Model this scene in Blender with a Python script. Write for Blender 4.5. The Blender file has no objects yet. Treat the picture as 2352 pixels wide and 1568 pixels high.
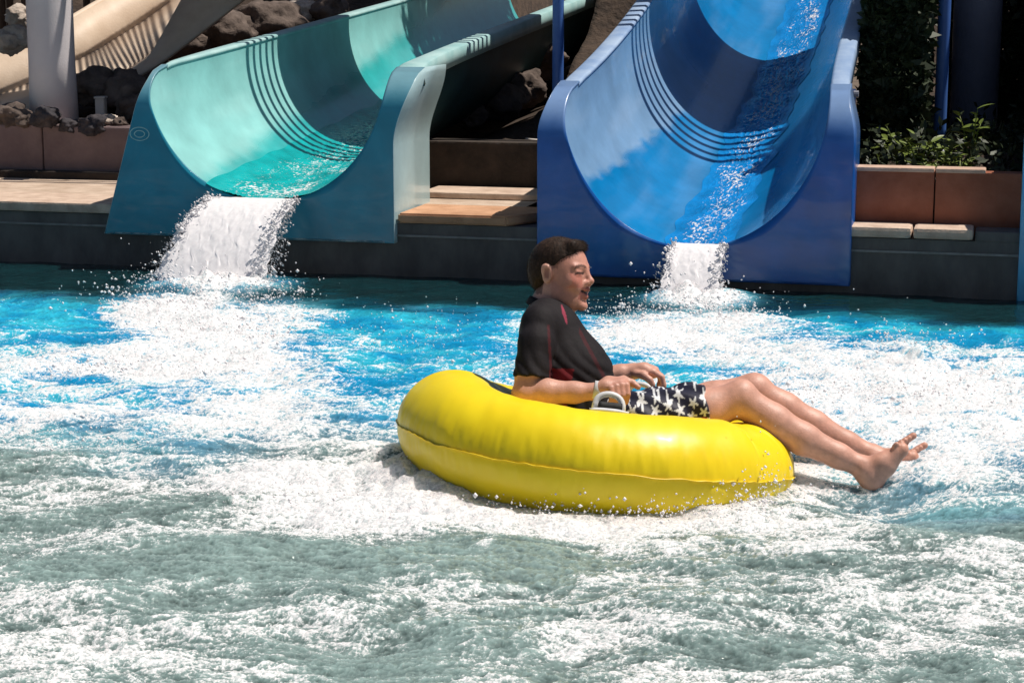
import bpy, bmesh, math, random, time
import numpy as np
from mathutils import Vector, Matrix, noise as mnoise
T0 = time.time()
rng = np.random.default_rng(7); random.seed(7)
scene = bpy.context.scene
COL = scene.collection
rad = math.radians

# ------------------------------------------------------------------ camera, sky, sun, exposure
CAM_H, PITCH, FOC = 1.5, rad(10.35), 4400.0          # focal length in units of a 2352-wide frame
cam_d = bpy.data.cameras.new('camera'); cam = bpy.data.objects.new('camera', cam_d); COL.objects.link(cam)
cam.location = (0, 0, CAM_H); cam.rotation_euler = (rad(90) - PITCH, 0, 0)
cam_d.sensor_width = 36.0; cam_d.lens = 36.0 * FOC / 2352.0
cam_d.clip_start = 0.05; cam_d.clip_end = 2000
scene.camera = cam
SUN_EL, SUN_AZ = rad(63.4), math.atan2(0.495, 0.079)     # azimuth from +Y towards +X
S = np.array([math.cos(SUN_EL) * math.sin(SUN_AZ), math.cos(SUN_EL) * math.cos(SUN_AZ), math.sin(SUN_EL)])
world = bpy.data.worlds.new('World'); scene.world = world; world.use_nodes = True
wn = world.node_tree.nodes; wl = world.node_tree.links
sky = wn.new('ShaderNodeTexSky'); sky.sky_type = 'NISHITA'; sky.sun_disc = False
sky.sun_elevation = SUN_EL; sky.sun_rotation = SUN_AZ; sky.dust_density = 1.0
wl.new(sky.outputs[0], wn['Background'].inputs[0]); wn['Background'].inputs[1].default_value = 0.05
sun_d = bpy.data.lights.new('sun', 'SUN'); sun_d.energy = 5.0; sun_d.angle = rad(0.5); sun_d.color = (1.0, 0.93, 0.84)
sun = bpy.data.objects.new('sun', sun_d); COL.objects.link(sun)
sun.rotation_euler = Vector(S).to_track_quat('Z', 'Y').to_euler(); sun.location = (6, 8, 12)
vs = scene.view_settings; vs.view_transform = 'Standard'; vs.look = 'None'; vs.gamma = 1.0; vs.exposure = 0.0
vs.use_curve_mapping = False

# ------------------------------------------------------------------ measuring helpers
CX, CY = 1176.0, 784.0
fwd = np.array([0, math.cos(PITCH), -math.sin(PITCH)]); upv = np.array([0, math.sin(PITCH), math.cos(PITCH)]); rgt = np.array([1.0, 0, 0])
CAMP = np.array([0, 0, CAM_H])
WA = rad(14.5); P0 = np.array([0, 10.0, 0]); E_ = np.array([math.cos(WA), -math.sin(WA), 0]); D_ = np.array([math.sin(WA), math.cos(WA), 0])
def ray(x, y): return fwd + rgt * ((x - CX) / FOC) + upv * ((CY - y) / FOC)
def at_z(x, y, z=0.0):
    r = ray(x, y); return CAMP + r * ((z - CAM_H) / r[2])
def at_n(x, y, n):
    r = ray(x, y); return CAMP + r * ((n - (CAMP - P0) @ D_) / (r @ D_))
def at_y(x, y, Y):
    r = ray(x, y); return CAMP + r * (Y / r[1])
def sn(p): return float((p - P0) @ E_), float((p - P0) @ D_)
def WC(s, n, z):                                       # wall coordinates -> world
    s, n, z = np.broadcast_arrays(np.asarray(s, float), np.asarray(n, float), np.asarray(z, float))
    return np.stack([P0[0] + s * E_[0] + n * D_[0], P0[1] + s * E_[1] + n * D_[1], z], -1)

# ------------------------------------------------------------------ noise
_perm = np.random.default_rng(3).permutation(65536).astype(np.int64)
def perlin2(x, y, seed=0):
    x = np.asarray(x, np.float64); y = np.asarray(y, np.float64)
    xi = np.floor(x).astype(np.int64); yi = np.floor(y).astype(np.int64); xf = x - xi; yf = y - yi
    def g(i, j, dx, dy):
        h = _perm[(_perm[(i + seed * 131) & 65535] + j) & 65535] & 1023
        a = h * (2 * math.pi / 1024.0); return np.cos(a) * dx + np.sin(a) * dy
    u = xf * xf * xf * (xf * (xf * 6 - 15) + 10); v = yf * yf * yf * (yf * (yf * 6 - 15) + 10)
    a = g(xi, yi, xf, yf); b = g(xi + 1, yi, xf - 1, yf); c = g(xi, yi + 1, xf, yf - 1); d = g(xi + 1, yi + 1, xf - 1, yf - 1)
    return ((a + (b - a) * u) * (1 - v) + (c + (d - c) * u) * v) * 1.5
def fbm(x, y, oct=4, seed=0, gain=0.5, lac=2.03):
    t = 0; a = 1.0
    for o in range(oct):
        t = t + a * perlin2(x, y, seed + o * 17); a *= gain; x = x * lac + 3.1; y = y * lac - 1.7
    return t
def sstep(a, b, x):
    t = np.clip((x - a) / (b - a), 0, 1); return t * t * (3 - 2 * t)

# ------------------------------------------------------------------ object helpers
def np_mesh(name, V, F, smooth=True):
    V = np.ascontiguousarray(V, np.float32).reshape(-1, 3); F = np.ascontiguousarray(F, np.int32); k = F.shape[1]
    me = bpy.data.meshes.new(name); me.vertices.add(len(V)); me.vertices.foreach_set('co', V.ravel())
    me.loops.add(F.size); me.loops.foreach_set('vertex_index', F.ravel())
    me.polygons.add(len(F)); me.polygons.foreach_set('loop_start', np.arange(0, F.size, k, dtype=np.int32))
    me.polygons.foreach_set('use_smooth', np.full(len(F), smooth, dtype=bool))
    me.update(calc_edges=True); return me
def vcol(me, C, name='Col'):
    C = np.asarray(C, np.float32)
    if C.shape[1] == 3: C = np.concatenate([C, np.ones((len(C), 1), np.float32)], 1)
    a = me.attributes.new(name, 'FLOAT_COLOR', 'POINT'); a.data.foreach_set('color', np.ascontiguousarray(C).ravel())
def vflt(me, A, name):
    a = me.attributes.new(name, 'FLOAT', 'POINT'); a.data.foreach_set('value', np.ascontiguousarray(A, np.float32).ravel())
def put(o, parent=None, label=None, cat=None, group=None, kind=None):
    if o.name not in COL.objects: COL.objects.link(o)
    if parent is not None:
        o.parent = parent
        r = parent
        if r.parent is None: o.matrix_parent_inverse = Matrix.Translation(-Vector(r.location))
    if label: o['label'] = label
    if cat: o['category'] = cat
    if group: o['group'] = group
    if kind: o['kind'] = kind
    return o
def obj(name, me, mat, parent=None, **kw):
    o = bpy.data.objects.new(name, me)
    if mat is not None and len(me.materials) == 0: me.materials.append(mat)
    return put(o, parent, **kw)
def empty(name, loc, label, cat, group=None):
    o = bpy.data.objects.new(name, None); o.location = loc; o.empty_display_size = 0.1
    return put(o, None, label, cat, group)
def grid_faces(r, c, wrap_c=False, wrap_r=False):
    i = np.arange(r if wrap_r else r - 1)[:, None]; j = np.arange(c if wrap_c else c - 1)[None, :]
    i2 = (i + 1) % r; j2 = (j + 1) % c
    return np.stack(np.broadcast_arrays(i * c + j, i * c + j2, i2 * c + j2, i2 * c + j), -1).reshape(-1, 4)
def bm_mesh(name, bm, smooth=False):
    me = bpy.data.meshes.new(name); bm.to_mesh(me); bm.free()
    for p in me.polygons: p.use_smooth = smooth
    return me
def prism_wall(name, poly, n0, n1, bevel=0.008):
    """polygon [(s,z)...] in the wall plane extruded from n0 to n1"""
    bm = bmesh.new()
    a = [bm.verts.new(WC(s, n0, z)) for s, z in poly]; b = [bm.verts.new(WC(s, n1, z)) for s, z in poly]
    k = len(poly); bm.faces.new(a); bm.faces.new(b[::-1])
    for i in range(k): bm.faces.new([a[i], b[i], b[(i + 1) % k], a[(i + 1) % k]])
    bmesh.ops.recalc_face_normals(bm, faces=bm.faces)
    if bevel: bmesh.ops.bevel(bm, geom=list(bm.edges), offset=bevel, segments=2, affect='EDGES', profile=0.6)
    return bm_mesh(name, bm)
def box_wc(name, s0, s1, n0, n1, z0, z1, bevel=0.008):
    return prism_wall(name, [(s0, z0), (s1, z0), (s1, z1), (s0, z1)], n0, n1, bevel)
def tube(path, rads, seg=14, cap=True):
    path = np.asarray(path, float); n = len(path); rads = np.broadcast_to(np.asarray(rads, float), (n,))
    tan = np.gradient(path, axis=0); tan /= np.linalg.norm(tan, axis=1, keepdims=True) + 1e-12
    ref = np.array([0, 0, 1.0]) if abs(tan[0][2]) < 0.9 else np.array([1.0, 0, 0])
    V = []
    x = np.cross(tan[0], ref); x /= np.linalg.norm(x)
    for i in range(n):
        x = x - tan[i] * (x @ tan[i]); x /= np.linalg.norm(x); y = np.cross(tan[i], x)
        a = np.arange(seg) * 2 * math.pi / seg
        V.append(path[i] + rads[i] * (np.cos(a)[:, None] * x + np.sin(a)[:, None] * y))
    V = np.concatenate(V); F = grid_faces(n, seg, wrap_c=True)
    if cap:
        V = np.concatenate([V, path[:1], path[-1:]]); c0 = n * seg; j = np.arange(seg); j2 = (j + 1) % seg
        F = np.concatenate([F, np.stack([np.full(seg, c0), j2, j, j], 1)[:, [0, 1, 2, 2]], np.stack([np.full(seg, c0 + 1), (n - 1) * seg + j, (n - 1) * seg + j2, (n - 1) * seg + j2], 1)])
    return V, F
def clean_mesh(name, V, F, smooth=True):
    """mesh with possibly degenerate quads (triangles) via from_pydata"""
    me = bpy.data.meshes.new(name); fs = []
    for f in F.tolist():
        g = []
        for i in f:
            if i not in g: g.append(i)
        if len(g) > 2: fs.append(g)
    me.from_pydata([tuple(v) for v in V], [], fs)
    for p in me.polygons: p.use_smooth = smooth
    return me

# ------------------------------------------------------------------ materials
def mat_base(name):
    m = bpy.data.materials.new(name); m.use_nodes = True; nt = m.node_tree
    return m, nt, nt.nodes['Principled BSDF']
def mat(name, c1, c2=None, rough=0.6, scale=6.0, bump=0.0, bump_scale=40.0, spec=0.4, coat=0.0, detail=6.0, stretch=(1, 1, 1), lo=0.35, hi=0.65, rough2=None, subsurf=0.0, trans=0.0):
    m, nt, b = mat_base(name); N = nt.nodes; L = nt.links
    b.inputs['Roughness'].default_value = rough; b.inputs['Specular IOR Level'].default_value = spec
    b.inputs['Coat Weight'].default_value = coat; b.inputs['Coat Roughness'].default_value = 0.12
    if subsurf: b.inputs['Subsurface Weight'].default_value = subsurf; b.inputs['Subsurface Radius'].default_value = (0.012, 0.005, 0.003); b.inputs['Subsurface Scale'].default_value = 1.0
    tc = N.new('ShaderNodeTexCoord'); mp = N.new('ShaderNodeMapping'); mp.inputs['Scale'].default_value = stretch; L.new(tc.outputs['Object'], mp.inputs[0])
    if c2 is None: b.inputs['Base Color'].default_value = (*c1, 1)
    else:
        n = N.new('ShaderNodeTexNoise'); n.inputs['Scale'].default_value = scale; n.inputs['Detail'].default_value = detail; n.inputs['Roughness'].default_value = 0.62
        L.new(mp.outputs[0], n.inputs['Vector']); r = N.new('ShaderNodeValToRGB')
        r.color_ramp.elements[0].position = lo; r.color_ramp.elements[0].color = (*c1, 1); r.color_ramp.elements[1].position = hi; r.color_ramp.elements[1].color = (*c2, 1)
        L.new(n.outputs['Fac'], r.inputs[0]); L.new(r.outputs[0], b.inputs['Base Color'])
        if rough2 is not None:
            mr = N.new('ShaderNodeMapRange'); mr.inputs['From Min'].default_value = lo; mr.inputs['From Max'].default_value = hi; mr.inputs['To Min'].default_value = rough; mr.inputs['To Max'].default_value = rough2
            L.new(n.outputs['Fac'], mr.inputs[0]); L.new(mr.outputs[0], b.inputs['Roughness'])
    if bump:
        n2 = N.new('ShaderNodeTexNoise'); n2.inputs['Scale'].default_value = bump_scale; n2.inputs['Detail'].default_value = 6
        L.new(mp.outputs[0], n2.inputs['Vector']); bp = N.new('ShaderNodeBump'); bp.inputs['Strength'].default_value = 0.7; bp.inputs['Distance'].default_value = bump
        L.new(n2.outputs['Fac'], bp.inputs['Height']); L.new(bp.outputs[0], b.inputs['Normal'])
    return m
def mat_col(name, rough=0.4, spec=0.5, coat=0.0, bump=0.0, bump_scale=60.0, vary=0.0, vary_scale=8.0, subsurf=0.0, rough_attr=None, stretch=(1, 1, 1)):
    """base colour from the 'Col' attribute, with a little noise on top"""
    m, nt, b = mat_base(name); N = nt.nodes; L = nt.links
    b.inputs['Roughness'].default_value = rough; b.inputs['Specular IOR Level'].default_value = spec; b.inputs['Coat Weight'].default_value = coat
    if subsurf: b.inputs['Subsurface Weight'].default_value = subsurf; b.inputs['Subsurface Radius'].default_value = (0.010, 0.004, 0.002); b.inputs['Subsurface Scale'].default_value = 1.0
    a = N.new('ShaderNodeAttribute'); a.attribute_name = 'Col'; src = a.outputs['Color']
    tc = N.new('ShaderNodeTexCoord'); mp = N.new('ShaderNodeMapping'); mp.inputs['Scale'].default_value = stretch; L.new(tc.outputs['Object'], mp.inputs[0])
    if vary:
        n = N.new('ShaderNodeTexNoise'); n.inputs['Scale'].default_value = vary_scale; n.inputs['Detail'].default_value = 8; n.inputs['Roughness'].default_value = 0.65; L.new(mp.outputs[0], n.inputs['Vector'])
        mr = N.new('ShaderNodeMapRange'); mr.inputs['From Min'].default_value = 0.3; mr.inputs['From Max'].default_value = 0.7; mr.inputs['To Min'].default_value = 1 - vary; mr.inputs['To Max'].default_value = 1 + vary
        L.new(n.outputs['Fac'], mr.inputs[0]); mx = N.new('ShaderNodeVectorMath'); mx.operation = 'SCALE'; L.new(src, mx.inputs[0]); L.new(mr.outputs[0], mx.inputs['Scale']); src = mx.outputs[0]
    L.new(src, b.inputs['Base Color'])
    if rough_attr:
        ra = N.new('ShaderNodeAttribute'); ra.attribute_name = rough_attr; L.new(ra.outputs['Fac'], b.inputs['Roughness'])
    if bump:
        n2 = N.new('ShaderNodeTexNoise'); n2.inputs['Scale'].default_value = bump_scale; n2.inputs['Detail'].default_value = 5; L.new(mp.outputs[0], n2.inputs['Vector'])
        bp = N.new('ShaderNodeBump'); bp.inputs['Strength'].default_value = 0.6; bp.inputs['Distance'].default_value = bump; L.new(n2.outputs['Fac'], bp.inputs['Height']); L.new(bp.outputs[0], b.inputs['Normal'])
    return m
M = {}
M['ground'] = mat('ground', (0.10, 0.075, 0.055), (0.17, 0.125, 0.09), 0.95, 3, 0.01)
M['soil'] = mat('soil', (0.035, 0.024, 0.018), (0.075, 0.05, 0.035), 0.95, 9, 0.03, 25)
M['deck'] = mat('deck', (0.42, 0.31, 0.23), (0.60, 0.47, 0.37), 0.85, 7, 0.004, 60)
M['coping'] = mat('coping', (0.46, 0.33, 0.25), (0.66, 0.51, 0.40), 0.8, 9, 0.004, 70)
M['tan_slab'] = mat('tan_slab', (0.42, 0.22, 0.12), (0.60, 0.34, 0.20), 0.85, 6, 0.004, 60)
M['pool_wall'] = mat('pool_wall', (0.095, 0.085, 0.080), (0.17, 0.152, 0.142), 0.7, 5, 0.006, 30, stretch=(1, 1, 0.5))
M['trim'] = mat('trim', (0.20, 0.19, 0.18), (0.30, 0.28, 0.27), 0.6, 14)
M['terracotta'] = mat('terracotta', (0.26, 0.085, 0.045), (0.36, 0.13, 0.075), 0.85, 6, 0.004, 50)
M['mauve'] = mat('mauve', (0.19, 0.135, 0.135), (0.26, 0.19, 0.185), 0.9, 5, 0.004, 50)
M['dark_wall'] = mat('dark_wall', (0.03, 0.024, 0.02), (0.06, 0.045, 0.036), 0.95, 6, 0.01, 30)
M['cap'] = mat('cap', (0.45, 0.30, 0.22), (0.60, 0.42, 0.32), 0.8, 10, 0.003, 60)
M['white_col'] = mat('white_col', (0.66, 0.62, 0.64), (0.74, 0.70, 0.71), 0.6, 3, 0.002, 90)
M['grey_col'] = mat('grey_col', (0.20, 0.20, 0.26), (0.26, 0.26, 0.33), 0.6, 3, 0.002, 80)
M['blue_pole'] = mat('blue_pole', (0.05, 0.13, 0.42), (0.08, 0.19, 0.52), 0.4, 5)
M['cream'] = mat('cream', (0.62, 0.48, 0.36), (0.74, 0.60, 0.47), 0.55, 4, 0.002, 60)
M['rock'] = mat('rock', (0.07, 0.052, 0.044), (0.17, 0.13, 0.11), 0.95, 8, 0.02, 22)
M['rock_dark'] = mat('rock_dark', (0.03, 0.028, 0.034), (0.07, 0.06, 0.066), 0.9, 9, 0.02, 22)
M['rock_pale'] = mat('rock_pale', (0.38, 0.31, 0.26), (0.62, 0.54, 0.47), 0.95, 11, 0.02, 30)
M['wood'] = mat('wood', (0.06, 0.038, 0.028), (0.14, 0.085, 0.06), 0.85, 7, 0.004, 40, stretch=(6, 6, 0.6))
M['concrete'] = mat('concrete', (0.28, 0.26, 0.24), (0.40, 0.37, 0.34), 0.9, 4, 0.004, 50)
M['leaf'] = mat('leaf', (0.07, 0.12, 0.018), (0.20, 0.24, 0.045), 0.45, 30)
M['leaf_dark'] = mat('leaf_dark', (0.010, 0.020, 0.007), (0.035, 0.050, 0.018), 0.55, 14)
M['bark'] = mat('bark', (0.06, 0.045, 0.035), (0.12, 0.09, 0.07), 0.95, 12, 0.01, 40)
M['box_white'] = mat('box_white', (0.55, 0.50, 0.46), (0.66, 0.61, 0.56), 0.6, 9)
M['steel'] = mat('steel', (0.30, 0.31, 0.36), None, 0.35)
M['pool_paint'] = mat('pool_paint', (0.10, 0.38, 0.52), (0.14, 0.45, 0.58), 0.7, 3)
print('T materials', round(time.time() - T0, 1))

# ------------------------------------------------------------------ ground, pool wall, decks
def sheet(name, pts, mat_, label=None):
    me = bpy.data.meshes.new(name); me.from_pydata([tuple(p) for p in pts], [], [list(range(len(pts)))])
    return obj(name, me, mat_, kind='structure')
# ground far around (below everything that is built on it)
sheet('ground', [tuple(WC(-400, 0.40, 0.27)), tuple(WC(400, 0.40, 0.27)), tuple(WC(400, 800, 0.27)), tuple(WC(-400, 800, 0.27))], M['ground'])
sheet('pool_floor', [(-8, 0.5, -1.1), (8, 0.5, -1.1), (8, 13.5, -1.1), (-8, 13.5, -1.1)], M['pool_paint'])
# deck behind the coping: left wide, middle medium, right narrow (one sheet each, flush)
DZ = 0.335
sheet('pool_deck', [WC(-9, 0.46, DZ), WC(-0.05, 0.46, DZ), WC(-0.05, 1.6, DZ), WC(-9, 1.6, DZ)], M['deck'])
pw = empty('pool_wall', tuple(WC(0, 0.1, 0)), 'long dark concrete pool wall with pale coping running behind the slides', 'wall')
for a, b, zt_ in ((-9.5, 0.2, 0.285), (0.2, 1.7, 0.13), (1.7, 2.63, 0.285), (2.63, 4.13, 0.13), (4.13, 9.5, 0.285)):
    obj('wall_face', box_wc('wall_face', a, b, 0.0, 0.42, -1.2, zt_, 0), M['pool_wall'], pw)
me = box_wc('trim_strip', -9.5, 9.5, -0.012, 0.05, 0.215, 0.226, 0); obj('trim_strip', me, M['trim'], pw)
edges = [-8.2, -7.0, -5.8, -4.6, -3.4, -2.22]
for a, b in zip(edges[:-1], edges[1:]):
    obj('coping_slab', box_wc('coping_slab', a + 0.004, b - 0.004, -0.03, 0.452, 0.29, 0.345, 0.012), M['coping'], pw)
for poly in ([(-0.62, -0.03), (-0.02, -0.03), (0.12, 0.20), (0.12, 0.45), (-0.62, 0.45)],):
    bm = bmesh.new(); v0 = [bm.verts.new(WC(s, n, 0.29)) for s, n in poly]; v1 = [bm.verts.new(WC(s, n, 0.342)) for s, n in poly]
    bm.faces.new(v0[::-1]); bm.faces.new(v1)
    for i in range(len(poly)): bm.faces.new([v0[i], v0[(i + 1) % len(poly)], v1[(i + 1) % len(poly)], v1[i]])
    bmesh.ops.bevel(bm, geom=list(bm.edges), offset=0.01, segments=2, affect='EDGES')
    o = obj('coping_slab', bm_mesh('coping_slab', bm), M['tan_slab'], pw); o['label'] = 'tan coping slab with an angled end between the slides'
for a, b in ((1.70, 2.06), (2.06, 2.36)):
    obj('coping_slab', box_wc('coping_slab', a + 0.004, b - 0.004, -0.03, 0.20, 0.29, 0.345, 0.018), M['coping'], pw)
for a, b in ((2.36, 2.64), (4.15, 5.3)):
    obj('coping_slab', box_wc('coping_slab', a + 0.004, b - 0.004, -0.005, 0.20, 0.28, 0.335, 0.01), M['pool_wall'], pw)
# low steps / ledges on the deck between the slides
obj('stone_ledge', box_wc('stone_ledge', -0.75, 0.2, 0.78, 1.15, DZ + 0.002, 0.372, 0.01), M['coping'], label='pale stone ledge on the deck between the teal and blue slides', cat='ledge')

# ------------------------------------------------------------------ planter walls
pl = empty('planter_wall', tuple(WC(-4, 1.4, DZ)), 'low mauve concrete planter wall with a crack, left of the teal slide', 'planter wall')
obj('wall_panel', box_wc('wall_panel', -3.445, -1.86, 1.40, 1.62, DZ + 0.03, 0.660, 0.012), M['mauve'], pl)
obj('wall_panel', box_wc('wall_panel', -7.5, -3.453, 1.40, 1.62, DZ + 0.03, 0.662, 0.012), M['mauve'], pl)
obj('footing', box_wc('footing', -7.5, -1.80, 1.30, 1.60, DZ - 0.02, DZ + 0.045, 0.008), M['dark_wall'], pl)
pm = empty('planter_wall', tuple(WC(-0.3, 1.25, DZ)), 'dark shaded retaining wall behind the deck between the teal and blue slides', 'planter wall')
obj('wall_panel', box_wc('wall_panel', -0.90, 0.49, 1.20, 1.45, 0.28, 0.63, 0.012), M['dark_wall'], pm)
pr = empty('planter_wall', tuple(WC(2.2, 0.3, DZ)), 'terracotta planter wall with pale top edge, right of the blue slide', 'planter wall')
for a, b in ((1.665, 2.149), (2.156, 2.69)):
    obj('wall_panel', box_wc('wall_panel', a, b, 0.21, 0.33, 0.28, 0.605, 0.006), M['terracotta'], pr)
for a, b in ((1.665, 2.148), (2.154, 2.40)):
    obj('cap_stone', box_wc('cap_stone', a, b, 0.20, 0.345, 0.600, 0.622, 0.008), M['cap'], pr)

# planting beds and banks behind the walls
def bank(name, s0, s1, prof, seed, m):
    ss = np.linspace(s0, s1, 70); pn = np.array([p[0] for p in prof]); pz = np.array([p[1] for p in prof])
    tt = np.linspace(0, len(prof) - 1, 46); nn = np.interp(tt, np.arange(len(prof)), pn); zz = np.interp(tt, np.arange(len(prof)), pz)
    SS, NN = np.meshgrid(ss, nn); ZZ = np.repeat(zz[:, None], len(ss), 1) + 0.05 * fbm(SS * 2.2, NN * 2.2, 4, seed)
    for sc_, z0_, sl_, cv_ in ((-1.36, 0.385, 0.078, 0.0), (0.955, 0.215, 0.20, 0.018), (3.385, 0.215, 0.18, 0.01)):   # dug out under the chutes
        under = z0_ + sl_ * NN + cv_ * np.clip(NN - 0.3, 0, None) ** 2 + np.clip(np.abs(SS - sc_) - 0.30, 0, None) * 0.4 - 0.14
        ZZ = np.where(np.abs(SS - sc_) < 0.85, np.minimum(ZZ, under), ZZ)
    V = WC(SS, NN, ZZ).reshape(-1, 3)
    return obj(name, np_mesh(name, V, grid_faces(46, 70)), m, kind='structure')
bank('planting_bed', -9, -1.15, [(1.55, 0.58), (2.2, 0.62), (3.2, 0.66), (4.4, 0.8), (5.0, 1.3), (6.5, 2.2), (12, 4)], 5, M['soil'])
bank('earth_bank', -1.2, 1.45, [(1.42, 0.55), (2.0, 0.62), (3.2, 0.8), (4.2, 1.2), (5.0, 1.9), (9, 4)], 11, M['soil'])
bank('planting_bed', 1.4, 9, [(0.31, 0.55), (1.2, 0.58), (3.0, 0.62), (5.5, 0.8), (6.5, 1.6), (9, 3.6)], 17, M['soil'])
print('T setting', round(time.time() - T0, 1))

# ------------------------------------------------------------------ water slides
def slide_geo(sc, zf0, slope, depth, R0, R1, zs, zt, nend, curve=0.0):
    """shared numbers of one slide"""
    Rr = zt - zs
    def f(z): 
        q = np.clip((z - zs) / Rr, 0, 0.999); return Rr * (1 - np.sqrt(1 - q * q)) * 1.15
    def floor(n): return zf0 + slope * n + curve * np.clip(n - 0.3, 0, None) ** 2
    def rad_(n): return R1 + (R0 - R1) * np.exp(-np.clip(n, 0, None) / 0.8)
    def rim(n): return np.minimum(zt + np.clip(n - Rr, 0, None) * slope + curve * np.clip(n - 0.3, 0, None) ** 2, 99)
    return f, floor, rad_, rim, Rr
def u_prof(th, R, depth):
    """U section: th in [-1,1]; semicircle up to the rim"""
    a = th * (math.pi / 2 + 0.03); x = R * np.sin(a); z = R - R * np.cos(a)
    z = z * depth / R; return x, z
def make_slide(name, label, sc, zf0, slope, depth, R0, R1, zs, zt, zb, wl, wr, nend, col_panel, col_in, col_pale, pale_fn, back=0.36, curve=0.0, mats=None, side_lit=0.0):
    f, floor, rad_, rim, Rr = slide_geo(sc, zf0, slope, depth, R0, R1, zs, zt, nend, curve)
    root = empty(name, tuple(WC(sc, 0, 0)), label, 'water slide')
    NT = 97; th = np.linspace(-1, 1, NT)
    # opening curve on the front surface
    n0 = np.zeros(NT)
    for it in range(30):
        x, zc = u_prof(th, rad_(n0), 1.0); zz = floor(n0) + zc * (rim(n0) - floor(n0)) / rad_(n0) if False else None
        xr, zr = u_prof(th, rad_(n0), 1.0)
        top = 1.0 - math.cos(math.pi / 2 + 0.03)
        z_ = floor(n0) + (rim(n0) - floor(n0)) * ((1 - np.cos(th * (math.pi / 2 + 0.03))) / top)
        n0 = 0.5 * n0 + 0.5 * f(z_)
    def upoint(thv, n, off=0.0):
        R = rad_(n) + off; a = thv * (math.pi / 2 + 0.03); top = 1.0 - math.cos(math.pi / 2 + 0.03)
        dep = rim(n) - floor(n)
        x = R * np.sin(a); z = floor(n) - off + (dep + off) * (1 - np.cos(a)) / top
        return x, z
    ox, oz = upoint(th, n0)
    # ---- front panel
    ztl = oz[0]; ztr = oz[-1]
    out = []
    k1 = NT // 3; k2 = NT - k1
    zl = np.linspace(ztl, zb, k1 + 1); zl = zl[:-1]
    for z in zl: out.append((-wl(z), z))
    xb = np.linspace(-wl(zb), wr(zb), k2 - k1)
    for x in xb: out.append((x, zb))
    for z in np.linspace(zb, ztr, k1 + 1)[1:]: out.append((wr(z), z))
    out = np.array(out); NR = 14
    t = np.concatenate([np.linspace(0, 0.95, NR - 3), [0.975, 0.99, 1.0]])[:, None]
    PX = ox[None] * (1 - t) + out[None, :, 0] * t; PZ = oz[None] * (1 - t) + out[None, :, 1] * t
    PN = f(PZ) - 0.05
    PN[0] = n0 - 0.05
    # a rounded return edge and the side walls running back
    rows_x = [PX]; rows_z = [PZ]; rows_n = [PN]
    for dn in (0.0, 0.004, 0.5, 1.0):
        rows_x.append(out[None, :, 0] + 0 * PX[:1] + (0.0 if dn == 0 else 0.003) * np.sign(out[None, :, 0])); rows_z.append(out[None, :, 1] + 0 * PZ[:1]); rows_n.append(PN[-1:] + dn * np.maximum(back - PN[-1:], 0.02))
    X = np.concatenate(rows_x); Z = np.concatenate(rows_z); Nn = np.concatenate(rows_n)
    V = WC(sc + X, Nn, Z).reshape(-1, 3)
    GF = grid_faces(len(X), NT); GF = GF[~((GF[:, 0] // NT) == NR - 1)]      # crisp edge: the returns do not share the front's vertices
    me = np_mesh('front_panel', V, GF)
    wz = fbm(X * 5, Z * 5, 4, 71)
    sky_sheen = sstep(zs - 0.02, zs + 0.20, Z + 0.03 * wz)[..., None] * 0.85  # sky reflection on the rounded shoulders, painted as a paler tone
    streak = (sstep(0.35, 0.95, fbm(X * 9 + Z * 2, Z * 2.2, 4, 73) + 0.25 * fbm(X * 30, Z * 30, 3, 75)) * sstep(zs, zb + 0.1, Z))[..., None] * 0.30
    side = np.zeros_like(X); side[NR:] = side_lit; side = side[..., None]  # side returns paler: sunlight on them put into the colour
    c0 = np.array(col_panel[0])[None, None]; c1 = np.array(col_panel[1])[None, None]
    Cp = c0 * (1 + 0.15 * wz[..., None]); Cp = Cp + (c1 - Cp) * np.clip(sky_sheen + streak, 0, 1); Cp = Cp + (np.array(col_panel[2])[None, None] - Cp) * side
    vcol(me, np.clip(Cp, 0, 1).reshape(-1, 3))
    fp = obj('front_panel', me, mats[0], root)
    sm = fp.modifiers.new('thick', 'SOLIDIFY'); sm.thickness = 0.012; sm.offset = 1
    # ---- flume
    NS = 90
    tau = np.linspace(0, 1, NS) ** 1.3
    thi = np.linspace(-1, 1, NT)
    V = []; C = []; Rg = []
    nn = (n0 - 0.05)[None] + tau[:, None] * (nend - n0 + 0.05)[None]
    xi, zi = upoint(thi[None] + 0 * nn, nn)
    V = WC(sc + xi, nn, zi).reshape(-1, 3)
    pale_mix = pale_fn(np.broadcast_to(thi[None], nn.shape), nn)  # paler, rougher areas up the trough walls
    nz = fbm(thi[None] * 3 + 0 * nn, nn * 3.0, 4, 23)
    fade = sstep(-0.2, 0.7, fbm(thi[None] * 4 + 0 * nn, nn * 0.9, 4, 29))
    Ci = np.array(col_in)[None, None]; Cd = np.array(col_pale)[None, None]
    Cc = Ci * (1 - pale_mix[..., None]) + Cd * pale_mix[..., None]
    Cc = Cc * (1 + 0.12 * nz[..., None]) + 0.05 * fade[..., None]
    me = np_mesh('flume', V, grid_faces(NS, NT)); vcol(me, np.clip(Cc, 0, 1).reshape(-1, 3)); vflt(me, (0.16 + 0.34 * pale_mix).reshape(-1), 'Rough')
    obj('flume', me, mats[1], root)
    # ---- outer hull
    nh = np.linspace(0.10, 1, NS)[:, None] * nend + 0 * thi[None]
    xh, zh = upoint(thi[None] + 0 * nh, nh, 0.035)
    keep = np.abs(thi) < 0.985
    zh = np.minimum(zh, rim(nh) - 0.012)
    obj('hull', np_mesh('hull', WC(sc + xh, nh, zh).reshape(-1, 3), grid_faces(NS, NT)[:, ::-1]), mats[2], root)
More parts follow.
